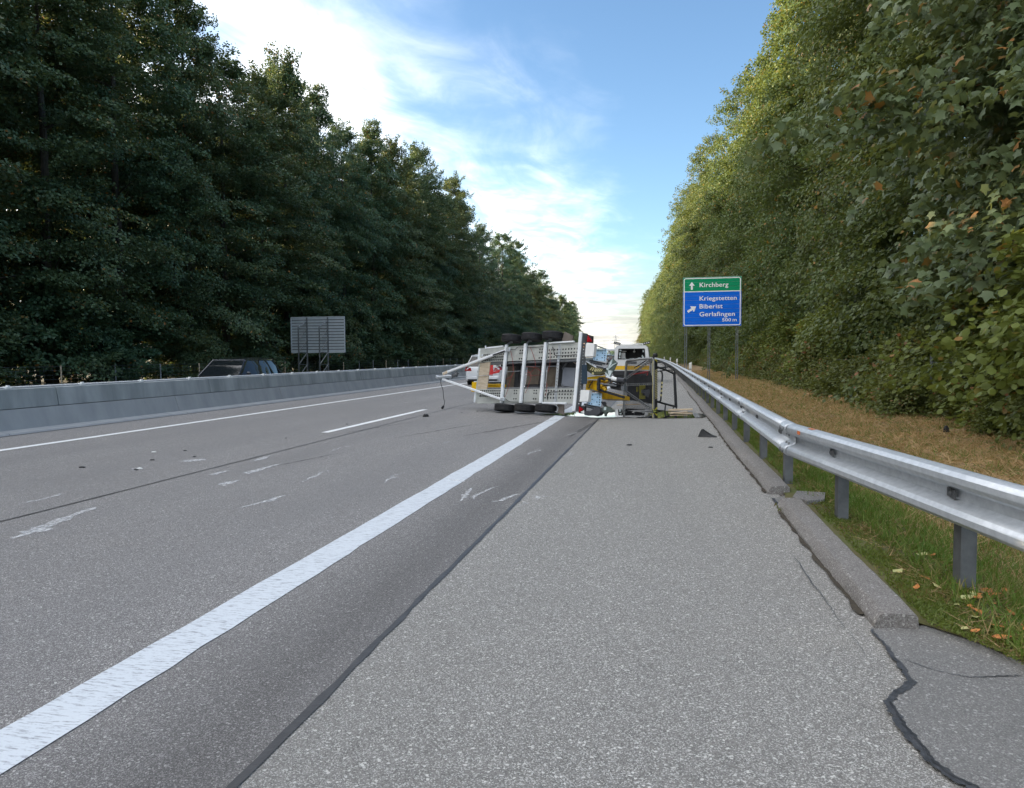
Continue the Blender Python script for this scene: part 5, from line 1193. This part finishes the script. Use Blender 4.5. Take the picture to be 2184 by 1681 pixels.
while y < 240:
    k = int(prng.integers(0, 3)); con = prng.random() < .3
    tree('spruce_tree' if con else 'beech_tree', SP[k % 2] if con else RB_[k], (15.5+prng.uniform(-1, 1)+off(y), y, .2), prng.uniform(-.5, .5), (1.15, prng.uniform(1.0, 1.12)), 'tall tree behind the front row of the right wood', 'tree', 'back row of the right wood'); y += prng.uniform(6, 8)*(1 if y < 120 else 1.5)
tree('hazel_bush', HZ, (7.75, 13.0, .0), .1, (1.05, .95), 'light green hazel bush low at the right edge of the picture', 'bush')
tree('hazel_bush', HZ, (8.0, 16.6, .0), -.2, (1.0, .8), 'hazel bush below the pale-leaved maple', 'bush')
tree('hazel_bush', HZ, (7.9, 9.6, .0), .3, (1.1, 1.15), 'hazel bush mostly outside the right edge of the picture', 'bush')
tree('hazel_bush', HZ, (7.7, 33.5, .0), .3, (.9, .8), 'hazel bush near the right post of the exit sign', 'bush')
tree('hazel_bush', HZ, (7.6, 48, .0), .0, (1.0, .75), 'hazel bush behind the exit sign', 'bush')
y = 9.5; i = 0
while y < 120:
    s = prng.uniform(.8, 1.25)
    tree('bramble_bush', BR[i % 2], (6.75+prng.uniform(-.35, .3)-(.75 if i % 3 == 0 else 0)+off(y), y, -.02), prng.uniform(-.5, .5), (s*(.62 if i % 3 == 0 else 1), s*prng.uniform(.75, 1.05)*(.55 if i % 3 == 0 else 1)), 'low bramble bush in the hedge edge along the dry verge', 'bush', 'brambles along the right verge')
    y += prng.uniform(1.15, 1.7)*(1 if y < 45 else 1.8); i += 1
# tree at the far end of the right wood, sunlight put into its leaf colour
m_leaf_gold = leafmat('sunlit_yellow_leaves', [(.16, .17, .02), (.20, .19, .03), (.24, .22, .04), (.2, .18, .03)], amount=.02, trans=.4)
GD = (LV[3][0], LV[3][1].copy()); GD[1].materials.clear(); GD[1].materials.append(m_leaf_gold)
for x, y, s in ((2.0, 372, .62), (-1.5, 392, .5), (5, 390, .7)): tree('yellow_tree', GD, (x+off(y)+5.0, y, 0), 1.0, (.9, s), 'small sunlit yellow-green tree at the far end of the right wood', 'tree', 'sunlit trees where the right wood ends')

# ------------------------------------------------------------------ grasses
def blades(name, n, area, h, w, mat, seed, zf, dens_near=True, lean=.6, lay=0.0):
    rng = np.random.default_rng(seed); x0, x1, y0, y1 = area
    u = rng.uniform(0, 1, n); yv = y0*(y1/y0)**u if dens_near else y0+(y1-y0)*u
    xv = rng.uniform(x0, x1, n); cl = np.sin(xv*7.1+np.sin(yv*3.3)*2)*np.sin(yv*2.7+xv*3.1)
    keep = rng.uniform(-1.1, 1.0, n) < cl+.35; xv, yv = xv[keep], yv[keep]; n = len(xv)
    ofs = np.array([off(q) for q in yv]); zv = np.interp(xv, *zf)
    pos = np.stack([xv+ofs, yv, zv+.016], 1); gx = np.interp(yv, [2.0, 3.0, 3.84, 4.16, 4.24], [2.42, 1.84, 1.50, 1.30, 1.27]); ok = xv > gx; pos = pos[ok]; xv, yv = xv[ok], yv[ok]; n = len(xv)
    d = np.stack([rng.normal(0, lean, n), rng.normal(0, lean, n), rng.uniform(.5, 1, n)*(1-lay)], 1)
    nr = rng.normal(0, 1, (n, 3)); k = np.clip(yv/8, 1, 6)**.55
    q = rng.uniform(.5, 1.3, n)
    me = leaf_mesh(name, pos, d, nr, h*q, w*k*rng.uniform(.7, 1.3, n), 'blade', mat)
    o = link_mesh(me, name, mat); tag(o, kind='stuff'); return o
prof_r = ([1.12, 1.35, 1.75, 2.3, 2.9, 3.6, 4.4, 5.4, 6.4], [-.012, .025, .01, -.12, -.18, -.15, -.09, .0, .02])
blades('moss_carpet', 110000, (1.34, 2.1, 2.6, 26), .03, .010, m_weed, 3, prof_r, lean=.9)
blades('green_grass', 42000, (1.60, 2.8, 2.6, 34), .10, .009, m_grass, 4, prof_r, lean=.45)
blades('green_grass', 9000, (1.34, 1.75, 7.5, 60), .07, .008, m_grass, 5, prof_r, lean=.5)
blades('dry_grass', 130000, (2.25, 6.3, 5, 75), .15, .011, m_straw, 6, prof_r, lean=1.1, lay=.45)
blades('dry_grass', 12000, (1.5, 2.6, 2.6, 14), .12, .006, m_straw, 7, prof_r, lean=1.3, lay=.6)
blades('green_grass', 34000, (2.4, 6.3, 5, 60), .10, .009, m_grass, 8, prof_r, lean=.7)
# weeds in the kerb gap and fallen leaves near the post
def leafpiece(x, y, z, L, mat, rz, label):
    mb = MB(); c, s = math.cos(rz), math.sin(rz)
    j_ = lambda: random.uniform(-.09, .09); pts = [(-.5, 0, 0), (-.25+j_(), .30+j_(), .10+j_()), (.15+j_(), .22+j_(), .16+j_()), (.6+j_(), .05, .22), (.2+j_(), -.30+j_(), .05+j_()), (-.2+j_(), -.24+j_(), .0)]
    q = [(x+(a*c-b*s)*L, y+(a*s+b*c)*L, z+e*L) for a, b, e in pts]
    mb.add(q, [(0, 1, 2, 3), (0, 3, 4, 5)]); o = mb.build('fallen_leaf', mat, None, origin=(x, y, z)); tag(o, label, 'leaf', 'fallen leaves by the guard rail post')
lr = np.random.default_rng(91)
for k in range(44):
    x, y = lr.uniform(1.45, 1.95), lr.uniform(3.85, 4.85)
    if k > 33: x, y = lr.uniform(1.45, 2.1), lr.uniform(4.9, 7)
    leafpiece(x, y, float(np.interp(x, *prof_r))+.03, lr.uniform(.035, .08), m_autumn if k % 3 else m_autumn2, lr.uniform(0, 6.28), 'orange dead leaf lying on the moss near the nearest guard rail post' if k % 3 else 'pale green dead leaf lying on the moss near the nearest guard rail post')
wd = np.random.default_rng(8)
pos = np.stack([wd.normal(1.12, .035, 160), wd.normal(7.15, .10, 160), np.full(160, .01)], 1)
wm = leaf_mesh('kerb_weed', pos, np.stack([wd.normal(0, .6, 160), wd.normal(0, .6, 160), np.full(160, .8)], 1), wd.normal(0, 1, (160, 3)), wd.uniform(.03, .09, 160), np.full(160, .012), 'oval', m_weed)
tag(link_mesh(wm, 'kerb_weed', m_weed), 'small weed tuft growing in the gap between the kerb lengths', 'weed')

# ------------------------------------------------------------------ far distance
py_ = empty('power_pylon', (-72, 1200, -.6), 'distant steel power pylon above the van', 'pylon')
mb = MB(); X, Y = -72, 1200
for sx_, sy_ in ((-1, -1), (1, -1), (1, 1), (-1, 1)): mb.bar((X+sx_*3, Y+sy_*3, -.6), (X+sx_*.5, Y+sy_*.5, 33), .45, .45, (0, 1, .1))
z = 0; s = 1
while z < 31:
    a, b = 3-2.5*z/33, 3-2.5*(z+3)/33; mb.bar((X-a*s, Y-a, z), (X+b*s, Y-b, z+3), .25, .25, (0, 1, 0)); z += 3; s = -s
mb.build('mast', m_pylon, py_)
for z, l in ((20, 8.5), (25, 6.5), (30, 5)):
    mb = MB(); mb.bar((X-l, Y, z), (X+l, Y, z), .4, .5, (0, 0, 1)); mb.bar((X-l, Y, z), (X, Y, z+1.6), .25, .25, (0, 1, 0)); mb.bar((X+l, Y, z), (X, Y, z+1.6), .25, .25, (0, 1, 0)); mb.build('cross_arm', m_pylon, py_)
mb = MB()
for z, l in ((19.5, 8.5), (24.5, 6.5)):
    for s in (-1, 1): mb.tube([(X+s*l, Y, z), (X-120+s*l, Y-60, z-4), (X-300+s*l, Y-150, z)], .10, 4); mb.tube([(X+s*l, Y, z), (X+120+s*l, Y+60, z-4), (X+300+s*l, Y+150, z)], .10, 4)
mb.build('power_lines', m_pylon, py_)
ov = empty('road_bridge', (-75, 640, 0), 'low road bridge crossing the motorway far ahead', 'bridge')
mb = MB(); mb.box((-60, 640, 5.6), (120, 9, 1.0), bevel=.1); mb.build('deck', m_conc, ov)
mb = MB(); mb.box((-60, 635.6, 6.6), (120, .25, .9)); mb.build('parapet', m_galv, ov)
for x in (-88, -66, -44, -20):
    mb = MB(); mb.box((x, 640, 2.2), (1.2, 6, 6.0)); mb.build('pier', m_conc, ov)
hs_ = empty('farmhouse', (-82, 760, -.6), 'small distant house with an orange tiled roof', 'house')
mb = MB(); mb.box((-82, 760, 3.5), (16, 12, 8.2)); mb.build('wall', m_white_pl, hs_)
mb = MB(); mb.prism([(-91, 753, 7.6), (-73, 753, 7.6), (-76, 759, 13.5), (-88, 759, 13.5)], (0, 14, 0)); mb.build('roof', M('roof_tiles', (.42, .2, .09), (.5, .27, .13), 2, .8), hs_)
fw = np.random.default_rng(17); n = 420
cen = np.stack([fw.uniform(-330, 230, n), fw.uniform(900, 1000, n), fw.uniform(-.6, 11, n)], 1)
p, d, nr, l, w = sprays(fw, cen, np.stack([fw.normal(0, 1, n), -np.ones(n), np.zeros(n)], 1), np.full(n, 6.0), np.full(n, 5.0), 1.4, 26, .3, 3.2, 2.4)
tag(link_mesh(leaf_mesh('distant_wood', p, d, nr, l, w, 'diamond', m_leaf_left), 'distant_wood', m_leaf_left), kind='stuff')
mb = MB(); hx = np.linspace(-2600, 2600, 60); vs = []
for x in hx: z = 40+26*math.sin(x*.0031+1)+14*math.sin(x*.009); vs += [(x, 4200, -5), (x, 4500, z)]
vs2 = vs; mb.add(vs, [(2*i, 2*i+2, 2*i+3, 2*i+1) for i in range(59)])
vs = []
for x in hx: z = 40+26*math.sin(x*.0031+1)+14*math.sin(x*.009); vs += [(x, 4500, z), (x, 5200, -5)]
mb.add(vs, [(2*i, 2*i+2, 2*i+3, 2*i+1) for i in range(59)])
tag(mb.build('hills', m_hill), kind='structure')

# ------------------------------------------------------------------ labels for the trees one can tell apart
ORD = ['first', 'second', 'third', 'fourth', 'fifth', 'sixth', 'seventh', 'eighth', 'ninth', 'tenth', 'eleventh', 'twelfth', 'thirteenth', 'fourteenth', 'fifteenth', 'sixteenth']
def proj_x(o):
    p = V3(o.location)-CO; d = p@CF; return IW/2+F_PX*(p@CR)/d if d > 0 else -1e9
lt = sorted([o for o in COL.objects if o.get('group') == GL], key=lambda o: o.location.y)
vis = [o for o in lt if proj_x(o) > 0]
for o in lt:
    if o not in vis: o['label'] = 'broadleaf tree of the left wood standing outside the left edge of the picture'
for k, o in enumerate(vis):
    if k < 16: o['label'] = ORD[k]+' dark broadleaf tree from the left edge in the front row of the left wood'
    else: o['label'] = 'small far broadleaf tree in the front row of the left wood'
rt_ = sorted([o for o in COL.objects if o.get('group') == GRt], key=lambda o: o.location.y)
for k, o in enumerate(rt_):
    if k < 12: o['label'] = ORD[k]+' tall beech beyond the exit sign in the front row of the right wood'
    else: o['label'] = 'small far beech in the front row of the right wood'
bb = sorted([o for o in COL.objects if o.get('group') == 'brambles along the right verge'], key=lambda o: o.location.y)
for k, o in enumerate(bb):
    if proj_x(o) > IW: o['label'] = 'bramble bush outside the right edge of the picture'
bv = [o for o in bb if proj_x(o) <= IW]
for k, o in enumerate(bv):
    o['label'] = (ORD[k]+' low bramble bush from the right edge along the dry verge') if k < 12 else 'small low bramble bush in the hedge edge beside or beyond the exit sign'
